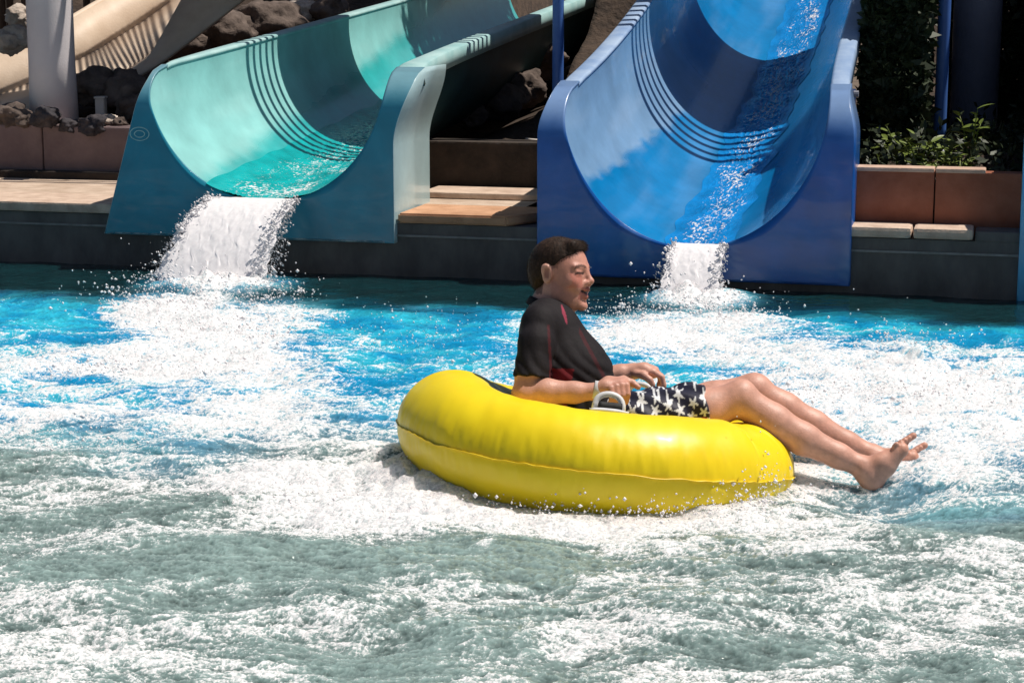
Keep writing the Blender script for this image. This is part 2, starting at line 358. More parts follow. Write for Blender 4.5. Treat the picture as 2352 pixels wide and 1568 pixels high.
    # ---- rim flanges with a hanging lip
    for sd in (-1, 1):
        ns = np.linspace(0.0, 1, 60) ** 1.2 * (nend - n0[0] + 0.05) + n0[0] - 0.055
        R = rad_(ns); xin = R * math.sin(math.pi / 2 + 0.03); zr = rim(ns)
        w0 = (wr if sd > 0 else wl)(zt) - 0.005
        wout = 0.095 + (w0 - xin[0] - 0.095) * np.exp(-np.clip(ns - ns[0], 0, None) / 0.35)
        sec = [(xin - 0.004, zr - 0.012), (xin - 0.002, zr + 0.006), (xin + 0.012, zr + 0.012), (xin + wout - 0.012, zr + 0.010), (xin + wout, zr + 0.002), (xin + wout + 0.004, zr - 0.085), (xin + wout - 0.012, zr - 0.085), (xin + wout - 0.016, zr - 0.012)]
        k = len(sec); X = np.stack([q[0] for q in sec], 1) * sd; Z = np.stack([q[1] for q in sec], 1); Nn = np.repeat(ns[:, None], k, 1)
        Z[0] -= 0.014; Z[1] -= 0.004
        V = WC(sc + X, Nn, Z).reshape(-1, 3); F = grid_faces(60, k, wrap_c=True)
        obj('rim', np_mesh('rim', V, F if sd < 0 else F[:, ::-1]), mats[0] if False else mats[3], root)
    return root, upoint, n0, f, floor, rad_
M['teal_panel'] = mat_col('teal_panel', 0.3, 0.5, 0.3, 0.0012, 28, 0.12, 4)
M['teal_in'] = mat_col('teal_in', 0.3, 0.5, 0.2, 0.0012, 25, 0.10, 5, rough_attr='Rough')
M['teal_hull'] = mat('teal_hull', (0.015, 0.06, 0.07), (0.03, 0.10, 0.11), 0.5, 4)
M['teal_rim'] = mat('teal_rim', (0.30, 0.52, 0.52), (0.46, 0.66, 0.65), 0.4, 5, 0.001, 40)
M['blue_panel'] = mat_col('blue_panel', 0.28, 0.5, 0.3, 0.0012, 28, 0.12, 4)
M['blue_in'] = mat_col('blue_in', 0.25, 0.5, 0.3, 0.0012, 25, 0.12, 5, rough_attr='Rough')
M['blue_hull'] = mat('blue_hull', (0.010, 0.025, 0.09), (0.018, 0.045, 0.14), 0.5, 4)
M['blue_rim'] = mat('blue_rim', (0.24, 0.36, 0.58), (0.40, 0.52, 0.70), 0.35, 6, 0.001, 40)
M['sky_panel'] = mat_col('sky_panel', 0.3, 0.5, 0.3, 0.0012, 28, 0.12, 4)
def lerp(a, b, t): return a + (b - a) * np.clip(t, 0, 1)
tw_l = lambda z: lerp(0.955, 0.70, (np.asarray(z) - 0.18) / 0.85)
tw_r = lambda z: 0.725 + 0.10 * sstep(0.70, 1.1, np.asarray(z))
pale_t = lambda th, n: 0.75 * sstep(-0.28, -0.42, th + 0.10 * n + 0.03 * fbm(th * 6, n * 6, 3, 41)) + 0.7 * sstep(0.45, 0.6, th)
teal, t_up, t_n0, t_f, t_floor, t_rad = make_slide('water_slide', 'teal water slide with pale aqua trough, left of the dark blue slide', -1.36, 0.385, 0.078, 0.72, 0.68, 0.63, 0.86, 1.10, 0.182,
    tw_l, tw_r, 7.5, ((0.012, 0.235, 0.345), (0.20, 0.38, 0.44), (0.44, 0.61, 0.64)), (0.030, 0.42, 0.42), (0.34, 0.64, 0.62), pale_t, 0.60, 0.0, (M['teal_panel'], M['teal_in'], M['teal_hull'], M['teal_rim']), 1.0)
bw = lambda z: 0.805 - 0.05 * sstep(0.78, 1.05, np.asarray(z))
pale_b = lambda th, n: 0.85 * sstep(-0.44, -0.50, th - 0.10 * (n - 1.2) + 0.05 * fbm(th * 7, n * 5, 3, 43)) * sstep(2.8, 2.2, n) + 0.25 * sstep(0.5, 0.62, th)
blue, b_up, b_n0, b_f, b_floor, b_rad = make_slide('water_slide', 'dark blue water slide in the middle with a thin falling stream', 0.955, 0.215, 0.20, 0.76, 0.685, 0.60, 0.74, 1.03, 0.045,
    bw, bw, 7.5, ((0.003, 0.095, 0.39), (0.22, 0.34, 0.56), (0.02, 0.10, 0.34)), (0.002, 0.195, 0.48), (0.20, 0.34, 0.52), pale_b, 0.34, 0.018, (M['blue_panel'], M['blue_in'], M['blue_hull'], M['blue_rim']))
third, *_r = make_slide('water_slide', 'light blue water slide cut off by the right edge of the picture', 3.385, 0.215, 0.18, 0.76, 0.685, 0.60, 0.74, 1.03, 0.0,
    bw, bw, 5.0, ((0.07, 0.38, 0.66), (0.30, 0.50, 0.7), (0.1, 0.3, 0.5)), (0.05, 0.34, 0.60), (0.35, 0.5, 0.65), pale_b, 0.34, 0.01, (M['sky_panel'], M['blue_in'], M['blue_hull'], M['blue_rim']))
# bolts on the blue slide's outer right flange
for nn_, zz_ in ((0.78, 0.99), (0.62, 0.90)):
    V, F = tube(WC([1.685, 1.715], [nn_, nn_], [zz_ - 0.03, zz_ - 0.03]), 0.018, 10)
    obj('bolt', clean_mesh('bolt', V, F, False), M['steel'], blue)
# worn oval stamp on the teal front, small stencilled marks on its right side
ec = at_n(319, 308, -0.058); es, en = sn(ec)
for ra_, rb_ in ((0.056, 0.036), (0.030, 0.018)):
    a_ = np.linspace(0, 2 * math.pi, 41); V, F = tube(WC(es + ra_ * np.cos(a_), np.full(41, -0.0505), ec[2] + rb_ * np.sin(a_)), 0.0028, 6, False)
    obj('stamp_ring', clean_mesh('stamp_ring', V, F), M['teal_rim'], teal)
for q_ in range(6):
    zz_ = 0.80 - 0.021 * q_; V, F = tube(WC([-0.6345, -0.6345], [0.30, 0.335 - 0.008 * (q_ % 2)], [zz_, zz_ - 0.004 * (q_ % 3)]), 0.0028, 6)
    obj('stencil_mark', clean_mesh('stencil_mark', V, F), M['steel'], teal)
obj('flange_plate', box_wc('flange_plate', 1.655, 1.69, 0.50, 0.92, 0.35, 0.98, 0.006), M['blue_hull'], blue)
print('T slides', round(time.time() - T0, 1))

# ------------------------------------------------------------------ footbridge over the slides (above the picture, throws the dark bands)
BZ = 2.5
NL, NR_ = 2.14, 2.32          # near edge (n at s=-1, n at s=+2)
def bn(s): return NL + (NR_ - NL) * (s + 0.2) / 2.6
fb = empty('footbridge', tuple(WC(0.5, bn(0.5) + 0.6, DZ)), 'footbridge on blue posts crossing high above the slides', 'footbridge')
ss = np.array([-6.0, 7.0]); BW = 1.32
poly = [WC(-6, bn(-6), 0), WC(7, bn(7), 0), WC(7, bn(7) + BW, 0), WC(-6, bn(-6) + BW, 0)]
bm = bmesh.new(); v0 = [bm.verts.new((p[0], p[1], BZ - 0.12)) for p in poly]; v1 = [bm.verts.new((p[0], p[1], BZ)) for p in poly]
bm.faces.new(v0[::-1]); bm.faces.new(v1)
for i in range(4): bm.faces.new([v0[i], v0[(i + 1) % 4], v1[(i + 1) % 4], v1[i]])
obj('bridge_deck', bm_mesh('bridge_deck', bm), M['wood'], fb)
for k in range(5):                                       # five unseen beams added beside the deck to cast thin shadow lines
    dn_ = -0.085 - 0.10 * k
    V, F = tube([WC(-6, bn(-6) + dn_, BZ - 0.04), WC(7, bn(7) + dn_, BZ - 0.04)], 0.019 if k < 4 else 0.024, 8)
    obj('shadow_beam', clean_mesh('shadow_beam', V, F), M['blue_pole'], fb)
for s_ in (-3.9, 3.5):
    V, F = tube([WC(s_, bn(s_) + 0.02, BZ), WC(s_, bn(s_) + 0.02, BZ + 1.15)], 0.02, 8)
    obj('rail_post', clean_mesh('rail_post', V, F), M['blue_pole'], fb)

# ------------------------------------------------------------------ poles and columns
def pole(name, base, h, r, m, label, cat, lean=(0, 0), r2=None, flare=0.0):
    zs_ = np.linspace(0, h, 12); path = np.stack([base[0] + lean[0] * zs_, base[1] + lean[1] * zs_, base[2] + zs_], 1)
    rr = np.interp(zs_, [0, h], [r, r2 or r]) + flare * np.exp(-zs_ / 0.12)
    root = empty(name, tuple(base), label, cat)
    V, F = tube(path, rr, 28); obj('shaft', clean_mesh('shaft', V, F), m, root)
    V, F = tube([np.array(base) + (0, 0, -0.03), np.array(base) + (0, 0, 0.02)], r * 1.35 + flare, 20); obj('base_plate', clean_mesh('base_plate', V, F), M['steel'] if r < 0.1 else m, root)
    return root
b1 = at_y(1282, 60, 11.55); pole('support_pole', (b1[0], b1[1], 0.6), 1.60, 0.034, M['blue_pole'], 'thin blue steel pole rising between the teal and dark blue slides', 'pole')
b2 = at_z(2157, 335, 0.62); pole('support_pole', (b2[0], b2[1], 0.58), 1.55, 0.036, M['blue_pole'], 'thin blue steel pole standing in the planter at the right', 'pole')
b3 = at_y(125, 280, 12.55); pole('column', (b3[0], b3[1], 0.60), 5.0, 0.148, M['white_col'], 'thick white round column standing among rocks at the left', 'column', flare=0.01)
b4 = at_y(2236, 262, 12.4); pole('column', (b4[0], b4[1], 0.55), 1.83, 0.152, M['grey_col'], 'thick shaded grey column behind the planter at the right', 'column')

# ------------------------------------------------------------------ cream flume at the far left with railing shadow
def poly3(pts, Y): return np.array([at_y(x, y, yy) for (x, y), yy in zip(pts, Y)])
Lr = poly3([(-140, 205), (-30, 150), (75, 100), (178, 40), (245, 0), (345, -60), (470, -130)], [14.0, 14.1, 14.3, 14.6, 14.9, 15.3, 15.8])
Lb = poly3([(-140, 300), (-30, 242), (75, 200), (190, 143), (250, 108), (340, 52), (470, -40)], [13.8, 13.9, 14.1, 14.4, 14.7, 15.1, 15.6])
Lf = poly3([(-140, 335), (-30, 285), (75, 258), (200, 208), (290, 172), (352, 132), (480, -10)], [13.3, 13.4, 13.5, 13.7, 13.9, 14.2, 14.6])
Rb = poly3([(-140, 345), (-30, 300), (75, 272), (200, 222), (300, 180), (360, 128), (450, -30)], [13.1, 13.2, 13.3, 13.4, 13.5, 13.6, 13.9])
Rt = poly3([(-140, 330), (-30, 288), (75, 262), (205, 212), (305, 170), (350, 138), (432, -10)], [13.05, 13.1, 13.2, 13.3, 13.4, 13.45, 13.8])
Rx = poly3([(-140, 350), (-30, 305), (75, 276), (205, 226), (310, 186), (382, 142), (590, -20)], [13.0, 13.05, 13.15, 13.25, 13.3, 13.35, 13.7])
cr = empty('cream_slide', tuple(Lf[2] * np.array([1, 1, 0]) + np.array([0, 0, 0.6])), 'cream coloured slide chute striped by railing shadows at the far left', 'slide')
def dense(P, k=60):
    tt = np.linspace(0, len(P) - 1, k); i = np.arange(len(P)); Q = np.stack([np.interp(tt, i, P[:, c]) for c in range(3)], 1)
    for _ in range(6): Q[1:-1] = 0.25 * Q[:-2] + 0.5 * Q[1:-1] + 0.25 * Q[2:]
    return Q
def loft(rows): 
    rows = [dense(r) for r in rows]; V = np.stack(rows, 0); return V.reshape(-1, 3), grid_faces(len(rows), 60)
V, F = loft([Lr, Lr * 0.55 + Lb * 0.45, Lb]); o = obj('side_wall', np_mesh('side_wall', V, F), M['cream'], cr); mo = o.modifiers.new('t', 'SOLIDIFY'); mo.thickness = 0.05
V, F = loft([Lb + np.array([0, 0, 0.004]), Lb * 0.5 + Lf * 0.5, Lf]); o = obj('trough', np_mesh('trough', V, F), M['cream'], cr); mo = o.modifiers.new('t', 'SOLIDIFY'); mo.thickness = 0.04
V, F = loft([Lf, Rb, Rt, Rx]); o = obj('outer_wall', np_mesh('outer_wall', V, F), M['cream'], cr); mo = o.modifiers.new('t', 'SOLIDIFY'); mo.thickness = 0.03
V, F = tube(dense(Lr) + np.array([0, 0, 0.01]), 0.03, 10); obj('rim', clean_mesh('rim', V, F), M['cream'], cr)
pk = empty('railing', (float(Lb[2][0] + 1.2), float(Lb[2][1] + 0.5), 2.2), 'unseen slatted railing above the cream slide, shaped to cast its stripes', 'railing')
LB, LF = dense(Lb, 200), dense(Lf, 200)
iis = list(range(20, 176, 5))
tops = []; bots = []
for i in iis:
    a = LB[i] + S * 1.9; b = LF[i] + S * 1.75  # pickets set back along the sun so their stripes fall on the trough
    tops.append(a); bots.append(b)
    V, F = tube([b - (a - b) * 0.1, a + (a - b) * 0.02], 0.0125, 6); obj('picket', clean_mesh('picket', V, F), M['wood'], pk)
V, F = tube(np.array(tops), 0.016, 8); obj('top_rail', clean_mesh('top_rail', V, F), M['wood'], pk)

# ------------------------------------------------------------------ rocks
def rock_mesh(r, seed, flat=0.75, rough=0.35):
    bm = bmesh.new(); bmesh.ops.create_icosphere(bm, subdivisions=4, radius=1.0)
    for v in bm.verts:
        p = v.co.copy(); q = p * 1.3 + Vector((seed * 3.7, seed * 1.9, seed))
        k = 1 + rough * mnoise.fractal(q, 1.0, 2.0, 4) + 0.10 * mnoise.cell(q * 1.6)
        v.co = Vector((p.x * 1.15, p.y, p.z * flat)) * k * r
    return bm_mesh('rock', bm, True)
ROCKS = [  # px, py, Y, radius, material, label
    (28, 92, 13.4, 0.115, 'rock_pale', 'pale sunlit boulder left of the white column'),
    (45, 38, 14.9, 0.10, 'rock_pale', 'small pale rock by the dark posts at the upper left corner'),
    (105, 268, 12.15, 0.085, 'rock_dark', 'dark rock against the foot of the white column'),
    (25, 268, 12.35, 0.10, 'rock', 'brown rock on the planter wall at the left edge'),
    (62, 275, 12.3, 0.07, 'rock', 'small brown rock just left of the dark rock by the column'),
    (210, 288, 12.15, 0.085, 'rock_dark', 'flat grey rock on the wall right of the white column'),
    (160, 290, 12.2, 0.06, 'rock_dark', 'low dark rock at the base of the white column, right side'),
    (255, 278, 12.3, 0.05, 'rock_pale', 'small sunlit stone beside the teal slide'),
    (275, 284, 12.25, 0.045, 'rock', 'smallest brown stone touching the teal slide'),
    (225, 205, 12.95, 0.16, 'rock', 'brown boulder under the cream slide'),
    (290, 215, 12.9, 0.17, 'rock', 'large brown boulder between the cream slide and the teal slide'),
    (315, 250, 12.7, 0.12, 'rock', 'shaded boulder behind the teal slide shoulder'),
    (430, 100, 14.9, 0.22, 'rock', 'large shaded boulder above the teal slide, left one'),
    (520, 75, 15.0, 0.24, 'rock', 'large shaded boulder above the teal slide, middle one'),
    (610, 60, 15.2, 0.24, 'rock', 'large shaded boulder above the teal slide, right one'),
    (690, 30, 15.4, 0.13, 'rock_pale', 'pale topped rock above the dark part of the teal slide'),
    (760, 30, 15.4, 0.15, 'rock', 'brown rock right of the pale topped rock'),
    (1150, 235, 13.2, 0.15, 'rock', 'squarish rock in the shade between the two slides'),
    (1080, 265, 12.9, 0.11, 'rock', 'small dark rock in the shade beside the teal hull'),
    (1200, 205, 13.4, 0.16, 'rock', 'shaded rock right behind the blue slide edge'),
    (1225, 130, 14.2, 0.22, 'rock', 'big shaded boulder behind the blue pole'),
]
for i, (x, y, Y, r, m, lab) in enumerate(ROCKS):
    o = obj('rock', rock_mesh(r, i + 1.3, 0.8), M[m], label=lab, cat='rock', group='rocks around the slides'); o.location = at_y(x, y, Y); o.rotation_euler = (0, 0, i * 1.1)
for i in range(16):
    x = 175 + 7.2 * i + random.uniform(-3, 3); p = at_y(x, 285 + random.uniform(-6, 3), 12.28)
    o = obj('rock', rock_mesh(random.uniform(0.014, 0.026), 60 + i, 0.7), M['rock_pale' if i % 3 else 'rock'], label='pebble in the row on the wall between the white column and the teal slide', cat='pebble', group='pebbles on the planter wall'); o.location = p
# dark posts at the upper left, pale utility box
for i, x in enumerate((6, 24, 58, 200, 226)):
    p = at_y(x, 60, 15.3); V, F = tube([(p[0], p[1], 0.7), (p[0] + 0.01, p[1], 2.6)], 0.028, 10)
    obj('timber_post', clean_mesh('timber_post', V, F), M['wood'], label='%s dark timber post from the left edge at the top of the picture' % ('first second third fourth fifth'.split()[i]), cat='post', group='dark timber posts')
p = at_y(233, 268, 12.6)
ub = empty('utility_box', tuple(p), 'small pale utility box standing between the white column and the teal slide', 'box')
bm = bmesh.new(); bmesh.ops.create_cube(bm, size=1.0); bmesh.ops.scale(bm, vec=(0.06, 0.09, 0.13), verts=bm.verts); bmesh.ops.translate(bm, vec=(p[0], p[1], p[2] + 0.055), verts=bm.verts); bmesh.ops.bevel(bm, geom=list(bm.edges), offset=0.005, segments=2, affect='EDGES')
obj('case', bm_mesh('case', bm), M['box_white'], ub)
bm = bmesh.new(); bmesh.ops.create_cube(bm, size=1.0); bmesh.ops.scale(bm, vec=(0.07, 0.10, 0.012), verts=bm.verts); bmesh.ops.translate(bm, vec=(p[0], p[1], p[2] + 0.125), verts=bm.verts)
obj('lid', bm_mesh('lid', bm), M['box_white'], ub)
p = at_y(1222, 323, 11.8); V, F = tube([p + np.array([-0.04, -0.02, 0.008]), p + np.array([0.10, 0.05, -0.01])], 0.010, 10)
obj('pipe', clean_mesh('pipe', V, F), M['box_white'], label='short white pipe end poking out beside the blue slide', cat='pipe')
print('T background', round(time.time() - T0, 1))
# ------------------------------------------------------------------ planter plants (each leaf a part), dark hedge, unseen trees added for shade
def leaf_mesh(L=1.0, W=0.42):
    k = 5; V = []; 
    for i in range(k + 1):
        t = i / k; w = W * math.sin(math.pi * min(1, t * 0.96 + 0.04)) ** 0.8 * (1 - 0.35 * t); z = -0.22 * t * t
        V += [(t * L, -w / 2, z + 0.05 * w), (t * L, 0, z - 0.02), (t * L, w / 2, z + 0.05 * w)]
    F = grid_faces(k + 1, 3); return np_mesh('leaf', np.array(V), F)
LEAF = [leaf_mesh(1, 0.42), leaf_mesh(1, 0.55), leaf_mesh(1, 0.34)]
for l in LEAF: l.materials.append(M['leaf'])
def put_leaf(root, base, direction, size, k):
    o = bpy.data.objects.new('leaf', LEAF[k % 3]); COL.objects.link(o)
    d = Vector(direction).normalized(); q = d.to_track_quat('X', 'Z'); mw = Matrix.LocRotScale(Vector(base), q @ Matrix.Rotation(random.uniform(-0.5, 0.5), 3, 'X').to_quaternion(), Vector((size, size, size)))
    o.parent = root; o.matrix_parent_inverse = Matrix.Translation(-Vector(root.location)); o.matrix_basis = mw
def plant(px, py, Y, h, nst, spread, label, leafsize=0.075):
    top = at_y(px, py, Y); base = np.array([top[0], top[1], 0.55])
    root = empty('plant', tuple(base), label, 'plant', 'young plants in the planter')
    for s_ in range(nst):
        a = s_ * 2.4 + random.random(); hh = h * random.uniform(0.65, 1.0)
        tip = base + np.array([math.cos(a) * spread * random.uniform(0.5, 1), math.sin(a) * spread * random.uniform(0.5, 1), hh])
        tt = np.linspace(0, 1, 6)[:, None]; path = base + (tip - base) * tt + np.array([0, 0, 0.04]) * np.sin(tt * math.pi)
        V, F = tube(path, np.linspace(0.005, 0.0025, 6), 5); obj('stem', clean_mesh('stem', V, F), M['leaf'], root)
        for q in range(7):
            t = 0.35 + 0.65 * q / 6; pt = base + (tip - base) * t; b = q * 2.3 + a
            put_leaf(root, pt, (math.cos(b), math.sin(b), 0.15 + 0.5 * t - 0.2 * random.random()), leafsize * random.uniform(0.7, 1.15), q)
plant(2065, 330, 10.25, 0.26, 4, 0.12, 'leafy green plant just right of the dark blue slide in the planter')
plant(2110, 350, 10.1, 0.19, 5, 0.13, 'low bushy plant at the planter edge left of the blue pole', 0.085)
plant(2168, 355, 10.05, 0.17, 5, 0.12, 'low bright green plant in front of the blue pole', 0.085)
plant(2232, 290, 10.3, 0.36, 3, 0.09, 'tallest plant in the planter, right of the blue pole', 0.09)
plant(2025, 345, 10.35, 0.20, 3, 0.10, 'small plant half hidden at the blue slide edge')
plant(2205, 380, 10.0, 0.10, 5, 0.10, 'ground hugging plant at the right end of the sunlit planter edge', 0.06)
plant(2130, 385, 9.98, 0.09, 5, 0.10, 'ground hugging plant in the middle of the planter edge', 0.06)
def leaf_cloud(n, fn, size):
    """n leaf quads with centres from fn -> one mesh"""
    c = fn(n); n = len(c)
    d = rng.normal(size=(n, 3)); d /= np.linalg.norm(d, axis=1, keepdims=True); u = np.cross(d, rng.normal(size=(n, 3))); u /= np.linalg.norm(u, axis=1, keepdims=True); v = np.cross(d, u)
    sz = size * rng.uniform(0.6, 1.3, n)[:, None]
    V = np.stack([c - u * sz, c + v * sz * 0.45 + d * sz * 0.1, c + u * sz, c - v * sz * 0.45 + d * sz * 0.1], 1).reshape(-1, 3)
    return V, np.arange(n * 4).reshape(-1, 4)
def hedge_pts(n):
    s = np.where(rng.random(n) < 0.25, rng.uniform(1.685, 2.03, n), rng.uniform(2.03, 6.5, n)); z = 0.55 + np.where(s < 3.2, 1.25, 2.6) * rng.random(n) ** 0.9
    nn = np.where(s < 2.06, 1.35, 3.3) + 0.9 * rng.random(n) ** 2 + np.where(s < 2.06, 0.12, 0.30) * fbm(s * 1.6, z * 1.6, 3, 91) 
    return WC(s, nn, z)
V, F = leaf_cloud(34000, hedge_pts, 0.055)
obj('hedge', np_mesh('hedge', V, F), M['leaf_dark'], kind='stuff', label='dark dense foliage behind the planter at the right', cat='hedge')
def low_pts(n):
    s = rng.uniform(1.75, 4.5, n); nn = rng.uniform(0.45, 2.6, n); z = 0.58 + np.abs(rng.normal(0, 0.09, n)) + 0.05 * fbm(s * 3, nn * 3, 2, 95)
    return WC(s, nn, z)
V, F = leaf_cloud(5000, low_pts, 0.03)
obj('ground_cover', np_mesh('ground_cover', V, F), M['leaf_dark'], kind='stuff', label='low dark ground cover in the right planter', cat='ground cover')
def tree(base, h, centre, rx, ry, rz, n, label, lean=0.0):  # crowns stand out of view, added to darken the background
    root = empty('tree', tuple(base), label, 'tree', 'unseen trees added for shade')
    base = np.array(base, float); centre = np.array(centre, float)
    V, F = tube(np.linspace(base, centre, 7) + np.array([0.04, 0.02, 0]) * np.sin(np.arange(7) * 1.3)[:, None], np.linspace(0.13, 0.05, 7), 10); obj('trunk', clean_mesh('trunk', V, F), M['bark'], root)
    def pts(k):
        q = rng.normal(size=(k * 2, 3)); q /= np.linalg.norm(q, axis=1, keepdims=True); r = rng.random(k * 2) ** 0.4
        p = q * r[:, None]; keep = fbm(p[:, 0] * 2.2 + p[:, 2], p[:, 1] * 2.2 - p[:, 2], 3, int(n) % 97) > -0.28
        p = p[keep][:k]; return centre + p * np.array([rx, ry, rz])
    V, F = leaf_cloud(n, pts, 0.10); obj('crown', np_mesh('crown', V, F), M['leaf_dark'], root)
    for a in range(5):
        e = centre + np.array([math.cos(a * 1.26) * rx * 0.7, math.sin(a * 1.26) * ry * 0.7, rz * 0.3]); V, F = tube(np.linspace(centre - np.array([0, 0, rz * 0.5]), e, 5), np.linspace(0.05, 0.015, 5), 7); obj('branch', clean_mesh('branch', V, F), M['bark'], root)
tree(WC(5.4, 4.9, 0.7), 5, WC(6.5, 3.1, 4.6), 1.9, 1.7, 1.3, 10000, 'leafy tree added out of view to shade the right planter')
tree(WC(-0.6, 6.4, 1.6), 5, WC(-0.3, 6.6, 4.9), 1.7, 1.5, 1.2, 8000, 'leafy tree added out of view to shade the bank behind the teal slide')
print('T foliage', round(time.time() - T0, 1))
# ------------------------------------------------------------------ yellow ring (local frame: u right, v up, w towards the camera)
SC = 744.5
SIZE = 1.047
ORG = CAMP + ray(1372, 1040) * 5.91 * SIZE
BAS = np.stack([rgt, upv, -fwd], 0)
def LW(P): return ORG + np.asarray(P) @ BAS * SIZE
DEP = 5.91
def L3(px, py, w=0.0): return np.array([((px - CX) * (DEP - w) - (1372 - CX) * DEP) / FOC, ((CY - py) * (DEP - w) - (CY - 1040) * DEP) / FOC, w])
def LPX(V): return CX + (V[:, 0] * FOC + (1372 - CX) * DEP) / (DEP - V[:, 2]), CY - (V[:, 1] * FOC + (CY - 1040) * DEP) / (DEP - V[:, 2])
ring_c = L3(1372, 1046, 0.0)
rn = np.array([0.092, 0.99, 0.022]); rn /= np.linalg.norm(rn)
ra = np.array([1.0, -0.093, 0.0]); ra -= rn * (ra @ rn); ra /= np.linalg.norm(ra); rb = np.cross(ra, rn); rb *= np.sign(rb[2])   # rb towards the camera
RMAJ = 0.448
def ring_r(ph):
    d = np.abs((ph - math.pi + math.pi) % (2 * math.pi) - math.pi)      # angle from the left (back) end
    r = 0.168 + 0.006 * np.exp(-(d / 0.75) ** 2)
    pp = np.abs((ph + math.pi) % (2 * math.pi) - math.pi); r = r - 0.012 * sstep(0.735, 0.695, pp) - 0.007 * sstep(0.50, 0.47, pp) + 0.006 * sstep(0.38, 0.35, pp)
    for p0, wd, am in ((0.715, 0.022, 0.006), (-0.715, 0.022, 0.006)):
        dd = np.abs((ph - p0 + math.pi) % (2 * math.pi) - math.pi); r = r - am * np.exp(-(dd / wd) ** 2)
    return r
def ring_pt(ph, ps, off=0.0):
    r = ring_r(ph) + off
    d = np.cos(ph)[..., None] * ra + np.sin(ph)[..., None] * rb
    dl = np.exp(-(np.abs((ph) % (2 * math.pi) - math.pi) / 0.7) ** 2)
    c = ring_c + d * RMAJ + rn * (0.052 * dl)[..., None]
    puck = 0.0017 * fbm(ph * 26, ps * 2.0, 3, 8) * np.exp(-((np.cos(ps) - 0.97) / 0.10) ** 2) + 0.004 * fbm(np.cos(ph) * 3 + 5, np.sin(ph) * 3 + ps * 0.6, 3, 12)
    r = r + puck
    return c + d * (r * np.cos(ps))[..., None] + rn * (r * np.sin(ps) * 0.97)[..., None]
PH, PS = np.meshgrid(np.linspace(0, 2 * math.pi, 640, endpoint=False), np.linspace(0, 2 * math.pi, 72, endpoint=False), indexing='ij')
M['yellow'] = mat('yellow_vinyl', (0.86, 0.62, 0.004), (0.90, 0.69, 0.010), 0.40, 3.0, 0.003, 7.0, 0.40, 0.05)
M['yellow_seam'] = mat('yellow_seam', (0.72, 0.48, 0.01), (0.82, 0.60, 0.03), 0.4, 30)
M['handle_white'] = mat('handle_white', (0.62, 0.62, 0.64), (0.74, 0.74, 0.75), 0.45, 30)
M['black_web'] = mat('black_web', (0.012, 0.012, 0.013), (0.03, 0.03, 0.03), 0.7, 40)
tr = empty('inflatable_tube', tuple(LW(ring_c)), 'bright yellow inflatable ring floating under the rider', 'inflatable ring')
obj('ring', np_mesh('ring', LW(ring_pt(PH, PS)).reshape(-1, 3), grid_faces(640, 72, True, True)[:, ::-1]), M['yellow'], tr)
ph = np.linspace(0, 2 * math.pi, 700, endpoint=False); wob = 0.016 * (fbm(ph * 5, ph * 0 + 2, 3, 5)) + 0.005 * np.sin(ph * 60 + 5 * np.sin(ph * 7))
sec = [(-0.012, -0.004), (-0.006, 0.007), (0.006, 0.007), (0.012, -0.004)]
PHs = np.repeat(ph[:, None], 4, 1); PSs = np.array([s_[0] for s_ in sec])[None] + wob[:, None] ; OF = np.array([s_[1] for s_ in sec])[None] + 0 * PHs
def ring_pt_o(ph, ps, off):
    r = ring_r(ph) + off; d = np.cos(ph)[..., None] * ra + np.sin(ph)[..., None] * rb
    dl = np.exp(-(np.abs((ph) % (2 * math.pi) - math.pi) / 0.7) ** 2)
    return ring_c + d * RMAJ + rn * (0.052 * dl)[..., None] + d * (r * np.cos(ps))[..., None] + rn * (r * np.sin(ps) * 0.97)[..., None]
obj('seam', np_mesh('seam', LW(ring_pt_o(PHs, PSs, OF)).reshape(-1, 3), grid_faces(700, 4, False, True)[:, ::-1]), M['yellow_seam'], tr)
def handle(phc, psc, label):
    """white moulded base patch with a loop grip"""
    a = np.linspace(-0.13, 0.13, 16)[:, None] + phc; b = np.linspace(-0.26, 0.26, 9)[None] + psc
    A, B = np.broadcast_arrays(a, b); q = np.sqrt(((A - phc) / 0.13) ** 4 + ((B - psc) / 0.26) ** 4)
    P = ring_pt_o(A, B, 0.004 + 0.010 * (1 - np.clip(q, 0, 1)))
    h = obj('handle', np_mesh('handle', LW(P).reshape(-1, 3), grid_faces(16, 9)), M['handle_white'], tr); mo = h.modifiers.new('t', 'SOLIDIFY'); mo.thickness = 0.008
    tt = np.linspace(0, math.pi, 15); path = ring_pt_o(phc + 0.105 * np.cos(tt), np.full(15, psc), 0.006 + 0.052 * np.sin(tt) ** 0.6)
    V, F = tube(LW(path), 0.0095, 10); obj('grip_loop', clean_mesh('grip_loop', V, F), M['handle_white'], h)
    path = ring_pt_o(phc + np.linspace(-0.09, 0.07, 9), np.full(9, psc - 0.10), np.full(9, 0.016)); V, F = tube(LW(path), 0.014, 8); obj('webbing', clean_mesh('webbing', V, F), M['black_web'], h)
handle(math.pi / 2 + 0.0, math.pi * 0.60, '')
handle(-math.pi / 2 + 0.35, math.pi * 0.55, '')
print('T tube', round(time.time() - T0, 1))
